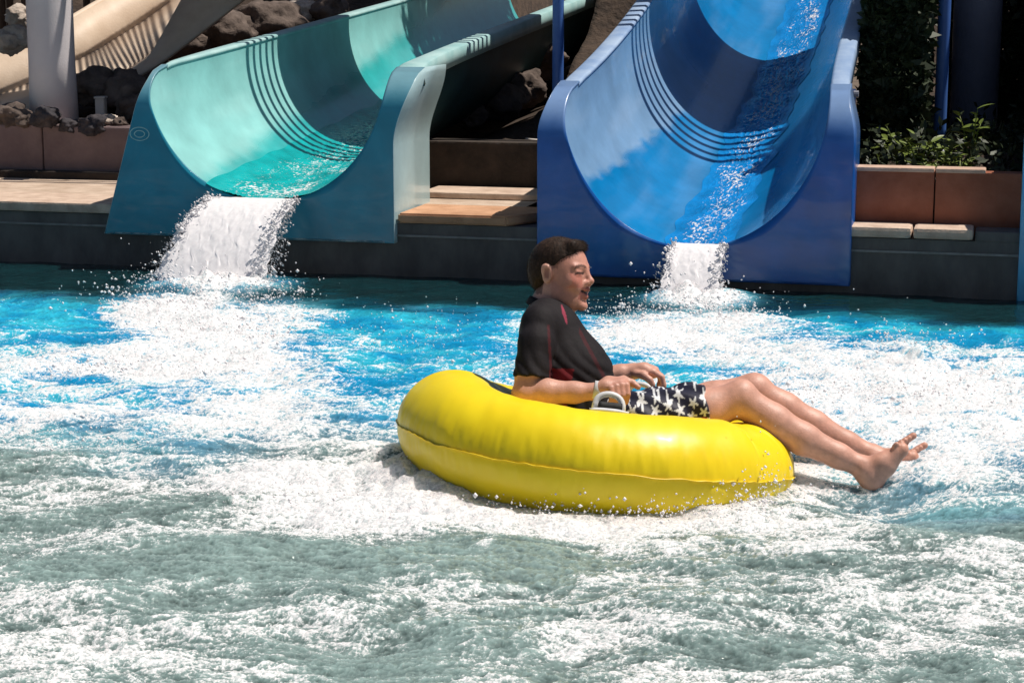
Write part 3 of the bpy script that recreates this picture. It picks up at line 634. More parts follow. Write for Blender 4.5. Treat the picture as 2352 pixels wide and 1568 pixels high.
# ------------------------------------------------------------------ person: bodies grown from blended tapered limbs (distance field -> one continuous surface)
class Field:
    def __init__(s, lo, hi, h):
        s.lo = np.array(lo, float); s.h = h; s.n = np.ceil((np.array(hi) - s.lo) / h).astype(int) + 1; s.D = np.full(s.n, 0.5, np.float32)
    def region(s, lo, hi):
        a = np.clip(np.floor((np.array(lo) - s.lo) / s.h).astype(int), 0, s.n - 1); b = np.clip(np.ceil((np.array(hi) - s.lo) / s.h).astype(int) + 1, 1, s.n)
        sl = tuple(slice(a[i], b[i]) for i in range(3))
        g = np.meshgrid(*[s.lo[i] + s.h * np.arange(a[i], b[i]) for i in range(3)], indexing='ij')
        return sl, np.stack(g, -1).astype(np.float32)
    def blend(s, sl, d, k):
        o = s.D[sl]; k = max(k, 1e-5); hh = np.maximum(k - np.abs(o - d), 0) / k; s.D[sl] = np.minimum(o, d) - hh * hh * k * 0.25
    def carve(s, sl, d, k):
        o = s.D[sl]; k = max(k, 1e-5); hh = np.maximum(k - np.abs(o + d), 0) / k; s.D[sl] = np.maximum(o, -d) + hh * hh * k * 0.25
    def cone(s, a, b, r1, r2, k=0.015, carve=False, squash=None):
        a = np.array(a, float); b = np.array(b, float); m = max(r1, r2) + k + 0.012
        sl, P = s.region(np.minimum(a, b) - m, np.maximum(a, b) + m)
        if P.size == 0: return
        ba = b - a; t = np.clip(((P - a) @ ba) / max(ba @ ba, 1e-9), 0, 1)
        d = np.linalg.norm(P - a - t[..., None] * ba, axis=-1) - (r1 + (r2 - r1) * t)
        (s.carve if carve else s.blend)(sl, d.astype(np.float32), k)
    def chain(s, pts, rs, k=0.015):
        for i in range(len(pts) - 1): s.cone(pts[i], pts[i + 1], rs[i], rs[i + 1], k)
    def ell(s, c, r, k=0.012, R=None, carve=False):
        c = np.array(c, float); r = np.array(r, float); m = max(r) + k + 0.012
        sl, P = s.region(c - m, c + m)
        if P.size == 0: return
        q = P - c
        if R is not None: q = q @ R.T
        k0 = np.linalg.norm(q / r, axis=-1); k1 = np.linalg.norm(q / (r * r), axis=-1) + 1e-9
        d = k0 * (k0 - 1) / k1
        (s.carve if carve else s.blend)(sl, d.astype(np.float32), k)
    def cut(s, point, normal, lo=None, hi=None):
        """remove what lies on the normal's side of a plane (inside a box)"""
        lo = s.lo if lo is None else lo; hi = s.lo + s.h * s.n if hi is None else hi
        sl, P = s.region(lo, hi); d = (P - np.array(point)) @ np.array(normal, float)
        s.D[sl] = np.maximum(s.D[sl], d.astype(np.float32))
    def mesh(s, smooth=2):
        D = s.D; ins = D < 0; n = s.n
        act = {}
        cell = np.full(n - 1, -1, np.int32)
        c8 = np.zeros(n - 1, np.int8)
        for i in (0, 1):
            for j in (0, 1):
                for k in (0, 1): c8 += ins[i:n[0] - 1 + i, j:n[1] - 1 + j, k:n[2] - 1 + k]
        idx = np.argwhere((c8 > 0) & (c8 < 8)); cell[idx[:, 0], idx[:, 1], idx[:, 2]] = np.arange(len(idx))
        acc = np.zeros((len(idx), 3)); cnt = np.zeros(len(idx))
        for ax in range(3):
            o1, o2 = [a for a in range(3) if a != ax]
            for p in (0, 1):
                for q in (0, 1):
                    A = idx.copy(); A[:, o1] += p; A[:, o2] += q; B = A.copy(); B[:, ax] += 1
                    da = D[A[:, 0], A[:, 1], A[:, 2]]; db = D[B[:, 0], B[:, 1], B[:, 2]]; m = (da < 0) != (db < 0)
                    t = da[m] / (da[m] - db[m]); pt = A[m].astype(float); pt[:, ax] += t; acc[m] += pt; cnt[m] += 1
        V = acc / cnt[:, None]
        F = []
        for ax in range(3):
            u, v = [(1, 2), (2, 0), (0, 1)][ax]
            sa = [slice(None)] * 3; sb = [slice(None)] * 3; sa[ax] = slice(0, -1); sb[ax] = slice(1, None)
            ch = ins[tuple(sa)] != ins[tuple(sb)]
            q = np.argwhere(ch); q = q[(q[:, u] > 0) & (q[:, v] > 0) & (q[:, u] < n[u] - 1) & (q[:, v] < n[v] - 1)]
            def C(du, dv): w = q.copy(); w[:, u] += du; w[:, v] += dv; return cell[w[:, 0], w[:, 1], w[:, 2]]
            f = np.stack([C(-1, -1), C(0, -1), C(0, 0), C(-1, 0)], 1)
            fl = ~ins[q[:, 0], q[:, 1], q[:, 2]]; f[fl] = f[fl][:, ::-1]; F.append(f)
        F = np.concatenate(F); F = F[(F >= 0).all(1)]
        V = s.lo + V * s.h
        for _ in range(smooth):
            a = np.zeros_like(V); c = np.zeros(len(V))
            for i in range(4):
                j = (i + 1) % 4; np.add.at(a, F[:, i], V[F[:, j]]); np.add.at(a, F[:, j], V[F[:, i]]); np.add.at(c, F[:, i], 1); np.add.at(c, F[:, j], 1)
            V = 0.5 * V + 0.5 * a / np.maximum(c, 1)[:, None]
        return V, F

# head frame: x forward, y up, z towards the camera side
YAW, HPITCH = rad(27), rad(-3)
hc = L3(1289, 628, 0.0)
hf = np.array([math.cos(YAW), 0, math.sin(YAW)]); hs = np.array([-math.sin(YAW), 0, math.cos(YAW)]); hu = np.array([0, 1.0, 0])
cp, sp_ = math.cos(HPITCH), math.sin(HPITCH); hf, hu = hf * cp + hu * sp_, hu * cp - hf * sp_
HR = np.stack([hf, hu, hs], 0)
def H(x, y, z): return hc + x * hf + y * hu + z * hs
def Hinv(P): return (P - hc) @ HR.T

def bounds(x0, y0, w0, x1, y1, w1):
    q = np.array([L3(x, y, w) for x in (x0, x1) for y in (y0, y1) for w in (w0, w1)]); return q.min(0), q.max(0)
BF = Field(*bounds(1165, 1150, -0.36, 2145, 530, 0.36), 0.0038)
c = BF.cone; P3 = L3
# torso and pelvis
for sgn in (-1, 1):
    BF.chain([P3(1266, 775, 0.075 * sgn), P3(1300, 880, 0.07 * sgn), P3(1370, 975, 0.075 * sgn)], [0.072, 0.082, 0.092], 0.05)
    BF.cone(P3(1256, 750, 0.05 * sgn), P3(1244, 758, 0.135 * sgn), 0.04, 0.034, 0.02)
# near arm
BF.chain([P3(1240, 760, 0.150), P3(1215, 858, 0.217), P3(1206, 902, 0.235)], [0.034, 0.040, 0.036], 0.015)
BF.chain([P3(1208, 903, 0.235), P3(1255, 900, 0.243), P3(1320, 901, 0.252), P3(1368, 899, 0.262)], [0.037, 0.0385, 0.031, 0.0245], 0.015)
BF.ell(P3(1192, 908, 0.236), (0.020, 0.020, 0.022), 0.015)
# near hand: palm, four curled fingers, thumb
BF.chain([P3(1366, 899, 0.262), P3(1392, 890, 0.272), P3(1424, 884, 0.268)], [0.022, 0.023, 0.020], 0.012)
BF.chain([P3(1368, 896, 0.245), P3(1398, 880, 0.250), P3(1432, 878, 0.248)], [0.018, 0.020, 0.018], 0.012)
fk = [(1401, 888), (1413, 884), (1425, 881), (1437, 881)]
for i, (fx, fy) in enumerate(fk):
    w0 = 0.292 - 0.004 * i; ln = (0.80, 0.95, 1.0, 0.92)[i]
    BF.chain([P3(fx - 6, fy + 2, w0 - 0.02), P3(fx + 2, fy + 3, w0 + 0.004), P3(fx + 5, fy + 26 * ln, w0 + 0.012), P3(fx + 2, fy + 44 * ln, w0 + 0.001), P3(fx - 5, fy + 53 * ln, w0 - 0.016)], [0.0095, 0.0100, 0.0088, 0.0080, 0.0068], 0.003)
BF.chain([P3(1404, 880, 0.240), P3(1432, 872, 0.238), P3(1452, 879, 0.246), P3(1466, 889, 0.256)], [0.014, 0.0125, 0.0105, 0.0085], 0.006)
# far arm and hand
BF.chain([P3(1252, 760, -0.150), P3(1270, 830, -0.208), P3(1300, 885, -0.235)], [0.034, 0.038, 0.037], 0.015)
BF.chain([P3(1300, 885, -0.235), P3(1360, 872, -0.245), P3(1425, 858, -0.250), P3(1455, 853, -0.252)], [0.037, 0.036, 0.029, 0.025], 0.015)
BF.chain([P3(1452, 852, -0.250), P3(1478, 850, -0.240), P3(1500, 856, -0.230)], [0.024, 0.023, 0.019], 0.012)
BF.chain([P3(1452, 854, -0.268), P3(1480, 848, -0.268), P3(1502, 852, -0.262)], [0.020, 0.021, 0.018], 0.012)
for i in range(4):
    w0 = -0.218 - 0.0175 * i; ln = (0.92, 1.0, 0.96, 0.8)[i]; bx, by = 1500 - 1.5 * i, 854 - 2 * i
    BF.chain([P3(bx - 8, by, w0), P3(bx, by, w0), P3(bx + 22 * ln, by + 13 * ln, w0), P3(bx + 27 * ln, by + 33 * ln, w0), P3(bx + 20 * ln, by + 45 * ln, w0)], [0.0105, 0.0105, 0.0092, 0.0083, 0.0070], 0.003)
BF.chain([P3(1460, 858, -0.225), P3(1478, 862, -0.205), P3(1492, 872, -0.200), P3(1500, 884, -0.202)], [0.014, 0.0125, 0.0105, 0.0085], 0.006)
# legs
def leg(hip, th, knee, cap, c1, c2, c3, ank, w):
    wv = w
    BF.chain([P3(*hip, wv * 0.8), P3(*th, wv), P3(*knee, wv)], [0.088, 0.066, 0.051], 0.02)
    BF.ell(P3(*cap, wv), (0.033, 0.034, 0.036), 0.022)
    BF.chain([P3(*knee, wv), P3(*c1, wv), P3(*c2, wv), P3(*c3, wv), P3(*ank, wv)], [0.050, 0.0525, 0.0475, 0.0365, 0.0315], 0.02)
leg((1385, 990), (1620, 944), (1697, 915), (1706, 898), (1775, 968), (1845, 1008), (1925, 1046), (1985, 1074), 0.115)
leg((1400, 985), (1640, 925), (1728, 897), (1742, 886), (1800, 940), (1868, 978), (1945, 1018), (2005, 1046), -0.10)
def foot(ank, heel, ball, toe, w, s):
    """s=+1: little toe on the camera side"""
    A, Hh, B, Tt = [np.array(q, float) for q in (ank, heel, ball, toe)]
    for dw in (-0.017, 0.017):
        BF.chain([P3(*A, w + dw * 0.5), P3(*(A * 0.35 + Hh * 0.65), w + dw * 0.6)], [0.030, 0.029], 0.02)
        BF.chain([P3(*(A * 0.62 + Hh * 0.38), w + dw * 0.6), P3(*(0.45 * A + 0.15 * Hh + 0.40 * B), w + dw), P3(*B, w + dw * 1.2)], [0.031, 0.027, 0.0185], 0.02)
        BF.chain([P3(*(Hh * 0.9 + A * 0.1), w + dw * 0.5), P3(*(Hh * 0.5 + B * 0.5), w + dw), P3(*B, w + dw * 1.1)], [0.024, 0.020, 0.017], 0.02)
    BF.ell(P3(A[0] - 2, A[1] + 4, w + s * 0.030), (0.012, 0.013, 0.010), 0.012)
    dr = (Tt - B)
    for i in range(5):
        off = (0.032, 0.017, 0.003, -0.011, -0.030)[i] * s; ln = (0.72, 0.86, 0.95, 1.02, 1.06)[i]; r = (0.0080, 0.0082, 0.0085, 0.0088, 0.0112)[i]
        lt_ = np.array([-30.0, 9.0]) * (1.0, 0.74, 0.49, 0.25, 0.0)[i]; lat = np.array([-16.0, 9.0]) * (1.0, 0.74, 0.49, 0.25, 0.0)[i]                 # the toe row runs down towards the little toe
        b0 = B + dr * 0.12 + lat; tip = B + dr * (0.70 + 0.08 * i) + lt_
        BF.chain([P3(*(B - dr * 0.45 + lat * 0.5), w + off * 0.8), P3(*b0, w + off)], [0.0150, r * 1.15], 0.010)
        BF.chain([P3(*b0, w + off), P3(*((b0 + tip) / 2 + np.array([-3, -3])), w + off * 1.05), P3(*(tip + np.array([1, 1])), w + off * 1.1)], [r * 1.1, r * 0.95, r], 0.002)
foot((1985, 1074), (2008, 1112), (2070, 1032), (2096, 1000), 0.115, 1)
foot((2005, 1046), (2048, 1080), (2094, 1050), (2122, 1022), -0.10, 1)
# neck and head
BF.chain([P3(1252, 735, 0), P3(1262, 700, 0), H(-0.018, -0.055, 0)], [0.060, 0.051, 0.053], 0.03)
BF.cone(P3(1290, 722, 0.012), H(0.035, -0.075, 0), 0.030, 0.030, 0.03)
BF.ell(H(-0.012, 0.030, 0), (0.090, 0.078, 0.072), 0.01, HR)
BF.ell(H(0.030, -0.022, 0), (0.058, 0.080, 0.060), 0.03, HR)
BF.ell(H(0.030, -0.068, 0), (0.048, 0.034, 0.042), 0.025, HR)
for z in (-1, 1):
    BF.cone(H(-0.012, -0.045, 0.050 * z), H(0.050, -0.085, 0.026 * z), 0.018, 0.018, 0.02)          # jaw line
    BF.ell(H(0.056, -0.026, 0.040 * z), (0.022, 0.020, 0.018), 0.018, HR)                              # cheek
    BF.cone(H(0.079, 0.021, 0.014 * z), H(0.066, 0.022, 0.045 * z), 0.0075, 0.0065, 0.012)             # brow
    BF.ell(H(-0.012, -0.004, 0.073 * z), (0.018, 0.030, 0.008), 0.006, HR); BF.ell(H(-0.018, 0.010, 0.079 * z), (0.014, 0.018, 0.006), 0.006, HR)
    BF.ell(H(-0.010, -0.002, 0.084 * z), (0.009, 0.018, 0.006), 0.004, HR, carve=True)                 # ear bowl
BF.ell(H(0.078, -0.098, 0), (0.015, 0.014, 0.020), 0.016, HR)                                         # chin
BF.cone(H(0.082, 0.014, 0), H(0.101, -0.018, 0), 0.0075, 0.0085, 0.012)                               # nose
BF.ell(H(0.102, -0.020, 0), (0.0105, 0.0090, 0.0100), 0.006, HR)
for z in (-1, 1): BF.ell(H(0.095, -0.025, 0.0115 * z), (0.0088, 0.0068, 0.0058), 0.005, HR)
for z in (-1, 1):
    BF.ell(H(0.087, 0.004, 0.031 * z), (0.012, 0.008, 0.015), 0.008, HR, carve=True)
    BF.ell(H(0.069, 0.002, 0.031 * z), (0.0135, 0.0115, 0.0145), 0.004, HR)
    BF.cone(H(0.080, 0.0085, 0.019 * z), H(0.073, 0.0075, 0.045 * z), 0.0045, 0.004, 0.003)
    BF.cone(H(0.079, -0.004, 0.020 * z), H(0.073, -0.004, 0.043 * z), 0.0045, 0.004, 0.004)
    BF.cone(H(0.088, -0.030, 0.016 * z), H(0.072, -0.050, 0.033 * z), 0.006, 0.006, 0.012)            # smile fold
for z in (-1, 1):
    BF.cone(H(0.0935, -0.0465, 0), H(0.077, -0.046, 0.026 * z), 0.0062, 0.004, 0.004)
    BF.cone(H(0.0885, -0.0690, 0), H(0.075, -0.052, 0.026 * z), 0.0068, 0.004, 0.004)
    BF.cone(H(0.093, -0.0570, 0), H(0.080, -0.0500, 0.024 * z), 0.0045, 0.0025, 0.002, carve=True)
V, F = BF.mesh(1)
# skin tones by region, darker inside the ear and mouth
hp = Hinv(V); C = np.tile(np.array([[0.60, 0.315, 0.235]]), (len(V), 1)); az = np.abs(hp[:, 2])
mott = fbm(V[:, 0] * 22 + V[:, 2] * 9, V[:, 1] * 22, 3, 51)[:, None]; C = C * (1 + 0.10 * mott)
face = (np.linalg.norm(hp, axis=1) < 0.15)
def paint(mask, col, k=1.0): C[mask] = C[mask] * (1 - k) + np.array(col) * k
lf_ = 0.060 - 0.10 * np.clip(az - 0.035, 0, None) * 4 - 0.95 * np.clip(0.062 - hp[:, 1], 0, 0.035)
lw_ = np.where(hp[:, 0] > -0.030, 0.022 - 0.35 * np.clip(0.01 - hp[:, 0], 0, 0.04), -0.058)
jit = 0.003 * fbm(hp[:, 0] * 150, hp[:, 1] * 150 + hp[:, 2] * 90, 2, 57)
paint((np.linalg.norm(hp, axis=1) < 0.15) & (hp[:, 0] < lf_ + 0.007 + jit) & (hp[:, 1] > lw_ - 0.008 + jit) & ~((az > 0.0735) & (hp[:, 1] < 0.028)), (0.10, 0.052, 0.036), 0.75)
paint(face & (hp[:, 0] > 0.0), (0.50, 0.20, 0.15), 0.5)
paint(face & (np.abs(hp[:, 1] + 0.022) < 0.022) & (az > 0.026) & (az < 0.058) & (hp[:, 0] > 0.03), (0.48, 0.13, 0.10), 0.5)
lip = face & (hp[:, 0] > 0.070) & (hp[:, 1] < -0.0395) & (hp[:, 1] > -0.0775) & (az < 0.030); paint(lip, (0.36, 0.10, 0.085), 0.7)
inm = face & (hp[:, 0] > 0.060) & (hp[:, 0] < 0.0905 - az * 0.30) & (np.abs(hp[:, 1] + 0.0565 - az * 0.25) < 0.0042) & (az < 0.026); paint(inm, (0.03, 0.010, 0.010))
brow = face & (np.abs(hp[:, 1] - 0.0215 - 0.004 * np.sin((az - 0.012) * 95)) < 0.0045) & (az > 0.010) & (az < 0.050) & (hp[:, 0] > 0.055); paint(brow, (0.075, 0.040, 0.026), 0.8)
eye = face & (np.abs(hp[:, 1] - 0.0025) < 0.0046) & (az > 0.017) & (az < 0.047) & (hp[:, 0] > 0.062); paint(eye, (0.025, 0.015, 0.012), 0.9)
ear_in = face & (np.abs(hp[:, 1] + 0.002) < 0.014) & (np.abs(hp[:, 0] + 0.010) < 0.007) & (az > 0.066); paint(ear_in, (0.25, 0.08, 0.06), 0.6)
knuck = (np.abs(V[:, 2] - 0.29) < 0.03) & (V[:, 0] < L3(1470, 0)[0]) & (V[:, 0] > L3(1390, 0)[0]); paint(knuck, (0.50, 0.20, 0.15), 0.3)
sole = (V[:, 0] > L3(2040, 0)[0]); paint(sole, (0.52, 0.24, 0.16), 0.5)
person = empty('person', tuple(LW(L3(1372, 1010, 0))), 'person in dark polo shirt and star print shorts reclining in the yellow ring', 'person')
M['skin'] = mat_col('skin', 0.46, 0.42, 0.0, 0.0016, 260, 0.14, 45, subsurf=0.0)
me = np_mesh('body', LW(V), F); vcol(me, np.clip(C, 0, 1)); obj('body', me, M['skin'], person)
print('T body', len(V), round(time.time() - T0, 1))
# hair
HF = Field(hc - 0.15, hc + 0.15, 0.0032)
HF.ell(H(-0.013, 0.032, 0), (0.0925, 0.081, 0.0745), 0.01, HR)
HF.ell(H(-0.056, -0.006, 0), (0.045, 0.056, 0.060), 0.03, HR)
HF.cone(H(0.048, 0.086, 0.03), H(0.048, 0.086, -0.03), 0.018, 0.018, 0.02)
G_sl, G_P = HF.region(HF.lo, HF.lo + HF.h * HF.n); hq = Hinv(G_P)
azg = np.abs(hq[..., 2]); 
line_front = 0.060 - 0.10 * np.clip(azg - 0.035, 0, None) * 4 - 0.95 * np.clip(0.062 - hq[..., 1], 0, 0.035)     # forehead / temple hairline (x limit)
d1 = hq[..., 0] - line_front
low = np.where(hq[..., 0] > -0.030, 0.022 - 0.35 * np.clip(0.01 - hq[..., 0], 0, 0.04), -0.058)                   # above the ear, down the nape
d2 = low - hq[..., 1]
HF.D = np.maximum(HF.D, np.maximum(np.where(hq[..., 1] < 0.075, d1 * 0.8, hq[..., 0] - 0.074), d2 * 0.8).astype(np.float32))
HF.D += (0.0004 * np.sin(hq[..., 0] * 420 + 6 * np.sin(hq[..., 2] * 90) + hq[..., 1] * 140)).astype(np.float32)
V, F = HF.mesh(1)
hh = Hinv(V); C = np.tile(np.array([[0.035, 0.019, 0.012]]), (len(V), 1)) * (1 + 0.5 * fbm(hh[:, 0] * 160, hh[:, 2] * 90 + hh[:, 1] * 40, 2, 61)[:, None])
M['hair'] = mat_col('hair', 0.6, 0.25, 0.0, 0.002, 170, 0.45, 110)
me = np_mesh('hair', LW(V), F); vcol(me, np.clip(C, 0.004, 1)); hair = obj('hair', me, M['hair'], person)
# short tufts so the outline is uneven
tv = []; tf = []; k = 0
nrm_c = H(-0.014, 0.03, 0)
sel = rng.choice(len(V), min(len(V), 9000), replace=False)
for i in sel:
    p = V[i]; q = Hinv(p)
    if q[1] < 0.015 and q[0] > -0.02: continue
    d = (p - nrm_c); d /= np.linalg.norm(d); front = max(0, q[0]) * 8
    g = d * 0.55 + hf * (0.9 if q[1] > 0.06 else 0.15) - hu * (0.2 if q[1] > 0.06 else 0.9) + rng.normal(0, 0.22, 3); g /= np.linalg.norm(g)
    L_ = rng.uniform(0.005, 0.013) * (1 + 0.5 * front); sd = np.cross(g, d); sd /= np.linalg.norm(sd) + 1e-9; r = 0.0008
    a = p - d * 0.002
    tv += [a + sd * r, a - sd * r * 0.5 + d * r, a - sd * r * 0.5 - d * r, a + g * L_]; tf += [(k, k + 1, k + 3), (k + 1, k + 2, k + 3), (k + 2, k, k + 3)]; k += 4
me = np_mesh('hair_tufts', LW(np.array(tv)), np.array(tf)); vcol(me, np.tile(np.array([[0.032, 0.018, 0.012]]), (len(tv), 1))); o = obj('hair_tufts', me, M['hair'], hair, kind='stuff')

# shirt
SF = Field(*bounds(1150, 1010, -0.34, 1440, 655, 0.34), 0.0042)
for sg in (-1, 1):
    SF.chain([P3(1262, 770, 0.070 * sg), P3(1292, 850, 0.074 * sg), P3(1318, 960, 0.080 * sg)], [0.094, 0.104, 0.110], 0.05)
    SF.chain([P3(1276, 752, 0.045 * sg), P3(1326, 860, 0.060 * sg), P3(1342, 940, 0.070 * sg)], [0.062, 0.094, 0.10], 0.05)
    SF.chain([P3(1254, 722, 0.045 * sg), P3(1240, 742, 0.145 * sg)], [0.050, 0.056], 0.035)
SF.chain([P3(1240, 742, 0.140), P3(1232, 790, 0.188), P3(1219, 880, 0.226)], [0.050, 0.053, 0.055], 0.016)
SF.chain([P3(1248, 746, -0.150), P3(1262, 820, -0.205), P3(1275, 880, -0.225)], [0.057, 0.060, 0.060], 0.03)
SF.cut(P3(1215, 866, 0.22), np.array([-0.06, -1.0, 0.10]), L3(1150, 920, 0.150), L3(1268, 830, 0.34))
SF.cone(P3(1270, 735, 0), P3(1262, 660, 0), 0.052, 0.062, 0.006, carve=True)
# cloth folds
sl, P = SF.region(SF.lo, SF.lo + SF.h * SF.n)
u = (P[..., 0] - L3(1300, 0)[0]); v = P[..., 1] - L3(0, 800)[1]
SF.D = SF.D + (0.0024 * (1 - 2 * np.abs(np.sin((u * 0.9 + v * 0.55) * 80 + 2.2 * np.sin(v * 22 + P[..., 2] * 9) + P[..., 2] * 14))) * sstep(0.10, -0.10, v)).astype(np.float32)
V, F = SF.mesh(2)
C = np.tile(np.array([[0.013, 0.0105, 0.0125]]), (len(V), 1))
px_, py_ = LPX(V)
red = (0.15, 0.014, 0.018)
m_ = (py_ > 846) & (px_ > 1262) & (px_ < 1312 - (py_ - 880) * 0.2) & (V[:, 2] > 0.06); C[m_] = red                          # side panel low
m_ = (np.abs((px_ - 1297) + (py_ - 725) * -0.28) < 4.0 * (1 - ((py_ - 722) / 24) ** 2)) & (V[:, 2] > 0.02); C[m_] = (0.26, 0.035, 0.065)   # piping at the collar
m_ = (np.abs((px_ - 1262) - (py_ - 790) * 0.06) < 3.0) & (py_ > 745) & (V[:, 2] > 0.10); C[m_] = (0.055, 0.010, 0.014)             # sleeve seam
m_ = (px_ > 1330) & (np.abs((px_ - 1300) * 0.87 - (py_ - 720) * 0.47 - 8) < 4) & (V[:, 2] > 0); C[m_] = (0.045, 0.010, 0.013)
M['shirt'] = mat_col('shirt_cloth', 0.75, 0.2, 0.0, 0.007, 16, 0.2, 40, stretch=(1.6, 1.6, 0.7))
me = np_mesh('shirt', LW(V), F); vcol(me, C); shirt = obj('shirt', me, M['shirt'], person)
a = np.linspace(0, 2 * math.pi, 40, endpoint=False); ca = np.array([P3(1259, 712, 0) + math.cos(t) * np.array([0.060, -0.030, 0]) + math.sin(t) * np.array([0.0, 0, 0.062]) for t in a])
V, F = [], []
for dz, r_ in ((-0.012, 1.10), (0.004, 1.06), (0.016, 0.99), (0.016, 0.94), (0.0, 0.96)):
    V.append(P3(1259, 712, 0) + (ca - P3(1259, 712, 0)) * r_ + np.array([0.25, 0.95, 0]) * dz)
me = np_mesh('collar', LW(np.concatenate(V)), grid_faces(5, 40, True)); vcol(me, np.tile([[0.014, 0.013, 0.015]], (200, 1))); obj('collar', me, M['shirt'], shirt)

# shorts with a star print
TF = Field(*bounds(1330, 1060, -0.26, 1660, 850, 0.26), 0.0032)
TF.chain([P3(1375, 985, 0.085), P3(1480, 972, 0.105), P3(1622, 940, 0.115)], [0.105, 0.092, 0.078], 0.03)
TF.chain([P3(1390, 980, -0.085), P3(1500, 962, -0.095), P3(1640, 922, -0.10)], [0.105, 0.090, 0.076], 0.03)
TF.cut(P3(1618, 930, 0.1), np.array([0.97, 0.10, 0.0]))
sl, P = TF.region(TF.lo, TF.lo + TF.h * TF.n)
TF.D = TF.D + (0.004 * np.sin(P[..., 0] * 60 + P[..., 1] * 50 + 4 * np.sin(P[..., 2] * 20))).astype(np.float32)
V, F = TF.mesh(2)
C = np.tile(np.array([[0.010, 0.010, 0.030]]), (len(V), 1)); px_, py_ = LPX(V)
sx = V[:, 0]; sy = V[:, 1] + V[:, 2] * 0.55            # cloth coordinates: along and round the leg
cell = 0.037; gi = np.floor(sx / cell); 
for di in (-1, 0, 1):
    for dj in (-1, 0, 1):
        ci = np.floor(sx / cell) + di; cj = np.floor(sy / cell + 0.5 * (ci % 2)) + dj
        h1 = _perm[(ci.astype(int) * 7 + cj.astype(int) * 131) & 65535] / 65536.0; h2 = _perm[(ci.astype(int) * 57 + cj.astype(int) * 31 + 9) & 65535] / 65536.0
        x_ = (ci + 0.5 + 0.25 * (h1 - 0.5)) * cell; y_ = (cj - 0.5 * (ci % 2) + 0.5 + 0.25 * (h2 - 0.5)) * cell
        dx = sx - x_; dy = sy - y_; an = np.arctan2(dy, dx) + h1 * 6.28; rr = np.hypot(dx, dy)
        tt = np.abs(((an * 5 / (2 * math.pi)) % 1) - 0.5) * 2       # 1 at the tips
        lim = 0.0060 + (0.0182 - 0.0060) * np.clip(tt, 0, 1) ** 1.6
        C[rr < lim] = (0.72, 0.73, 0.75)
m_ = (py_ > 958) & (px_ > 1540); st = (np.floor((px_ + py_ * 0.3) / 13) % 2) < 1
C[m_ & st] = (0.42, 0.03, 0.035); C[m_ & ~st] = (0.70, 0.66, 0.64)
M['shorts'] = mat_col('shorts_cloth', 0.6, 0.4, 0.0, 0.001, 140)
me = np_mesh('shorts', LW(V), F); vcol(me, C); obj('shorts', me, M['shorts'], person)
# wristband
a = np.linspace(0, 2 * math.pi, 28, endpoint=False); wc = P3(1372, 897, 0.263); V = []
for dx, r_ in ((-0.012, 0.0262), (-0.0115, 0.0285), (0.0115, 0.0275), (0.012, 0.0255)):
    V.append(wc + np.array([dx, 0.1 * -dx, dx * 0.1]) + np.stack([0 * a + 0.2 * r_ * np.sin(a), r_ * 1.02 * np.sin(a), r_ * np.cos(a)], 1))
obj('wristband', np_mesh('wristband', LW(np.concatenate(V)), grid_faces(4, 28, True)), M['handle_white'], person)
print('T person', round(time.time() - T0, 1))
# ------------------------------------------------------------------ pool water: one chopped-up sheet with foam
def foam_blob(px, py, rx, ry, wt):
    c_ = at_z(px, py, 0); dx = rx * np.linalg.norm(c_ - CAMP) / FOC
    a_ = at_z(px, py - ry, 0); b_ = at_z(px, py + ry, 0); return c_[0], c_[1], dx, abs(a_[1] - b_[1]) / 2, wt
# measured patches: picture x, y, half width, half height, foam (+) or open water (-)
BLOBS = [foam_blob(*q) for q in (
    (490, 678, 170, 45, 1.6), (520, 770, 190, 55, 1.1), (620, 850, 170, 55, 0.75), (340, 722, 120, 34, 0.9), (250, 840, 300, 28, 0.95), (90, 955, 170, 28, 0.85), (420, 960, 260, 55, 0.55), (700, 960, 160, 60, 0.35),
    (130, 730, 150, 40, -1.0), (930, 745, 200, 45, -0.75), (880, 840, 160, 50, -0.25), (150, 1035, 200, 40, -0.30), (1010, 830, 120, 40, -0.1),
    (800, 1150, 420, 60, 1.25), (560, 1085, 220, 45, 0.5), (1150, 1200, 220, 40, 0.95), (1050, 1120, 120, 30, 0.6), (890, 1035, 90, 26, 0.7), (330, 1170, 260, 50, -0.35),
    (700, 1300, 480, 48, -1.05), (1250, 1290, 120, 38, -0.7), (230, 1320, 160, 40, -0.45), (120, 1420, 190, 45, 0.35), (150, 1530, 330, 60, 0.50), (520, 1410, 160, 40, -0.15), (1000, 1480, 260, 60, -0.45), (760, 1540, 200, 40, -0.2), (900, 1420, 160, 22, 0.25),
    (1600, 705, 170, 34, 1.5), (1480, 765, 130, 35, 1.0), (1650, 790, 230, 40, 0.75), (2050, 850, 300, 55, 0.72), (2200, 940, 260, 75, 0.85), (1850, 930, 220, 65, 0.60), (2230, 1050, 200, 60, 0.72), (1590, 870, 110, 22, -0.5), (2280, 745, 160, 35, -1.0), (2000, 745, 180, 22, -0.5),
    (2150, 1185, 230, 36, -0.75), (2320, 1195, 160, 35, -0.6), (1900, 1140, 130, 40, 0.45), (1560, 1190, 330, 34, 0.75), (1400, 1200, 150, 30, 0.5), (1750, 1290, 220, 40, 0.05), (2200, 1310, 240, 50, 0.30), (1500, 1330, 200, 40, 0.15), (1850, 1400, 300, 40, 0.10), (1380, 1480, 160, 50, 0.40), (2200, 1450, 260, 40, 0.25), (2200, 1545, 240, 40, -0.2), (1650, 1545, 260, 40, 0.35), (1800, 1480, 140, 30, -0.25))]
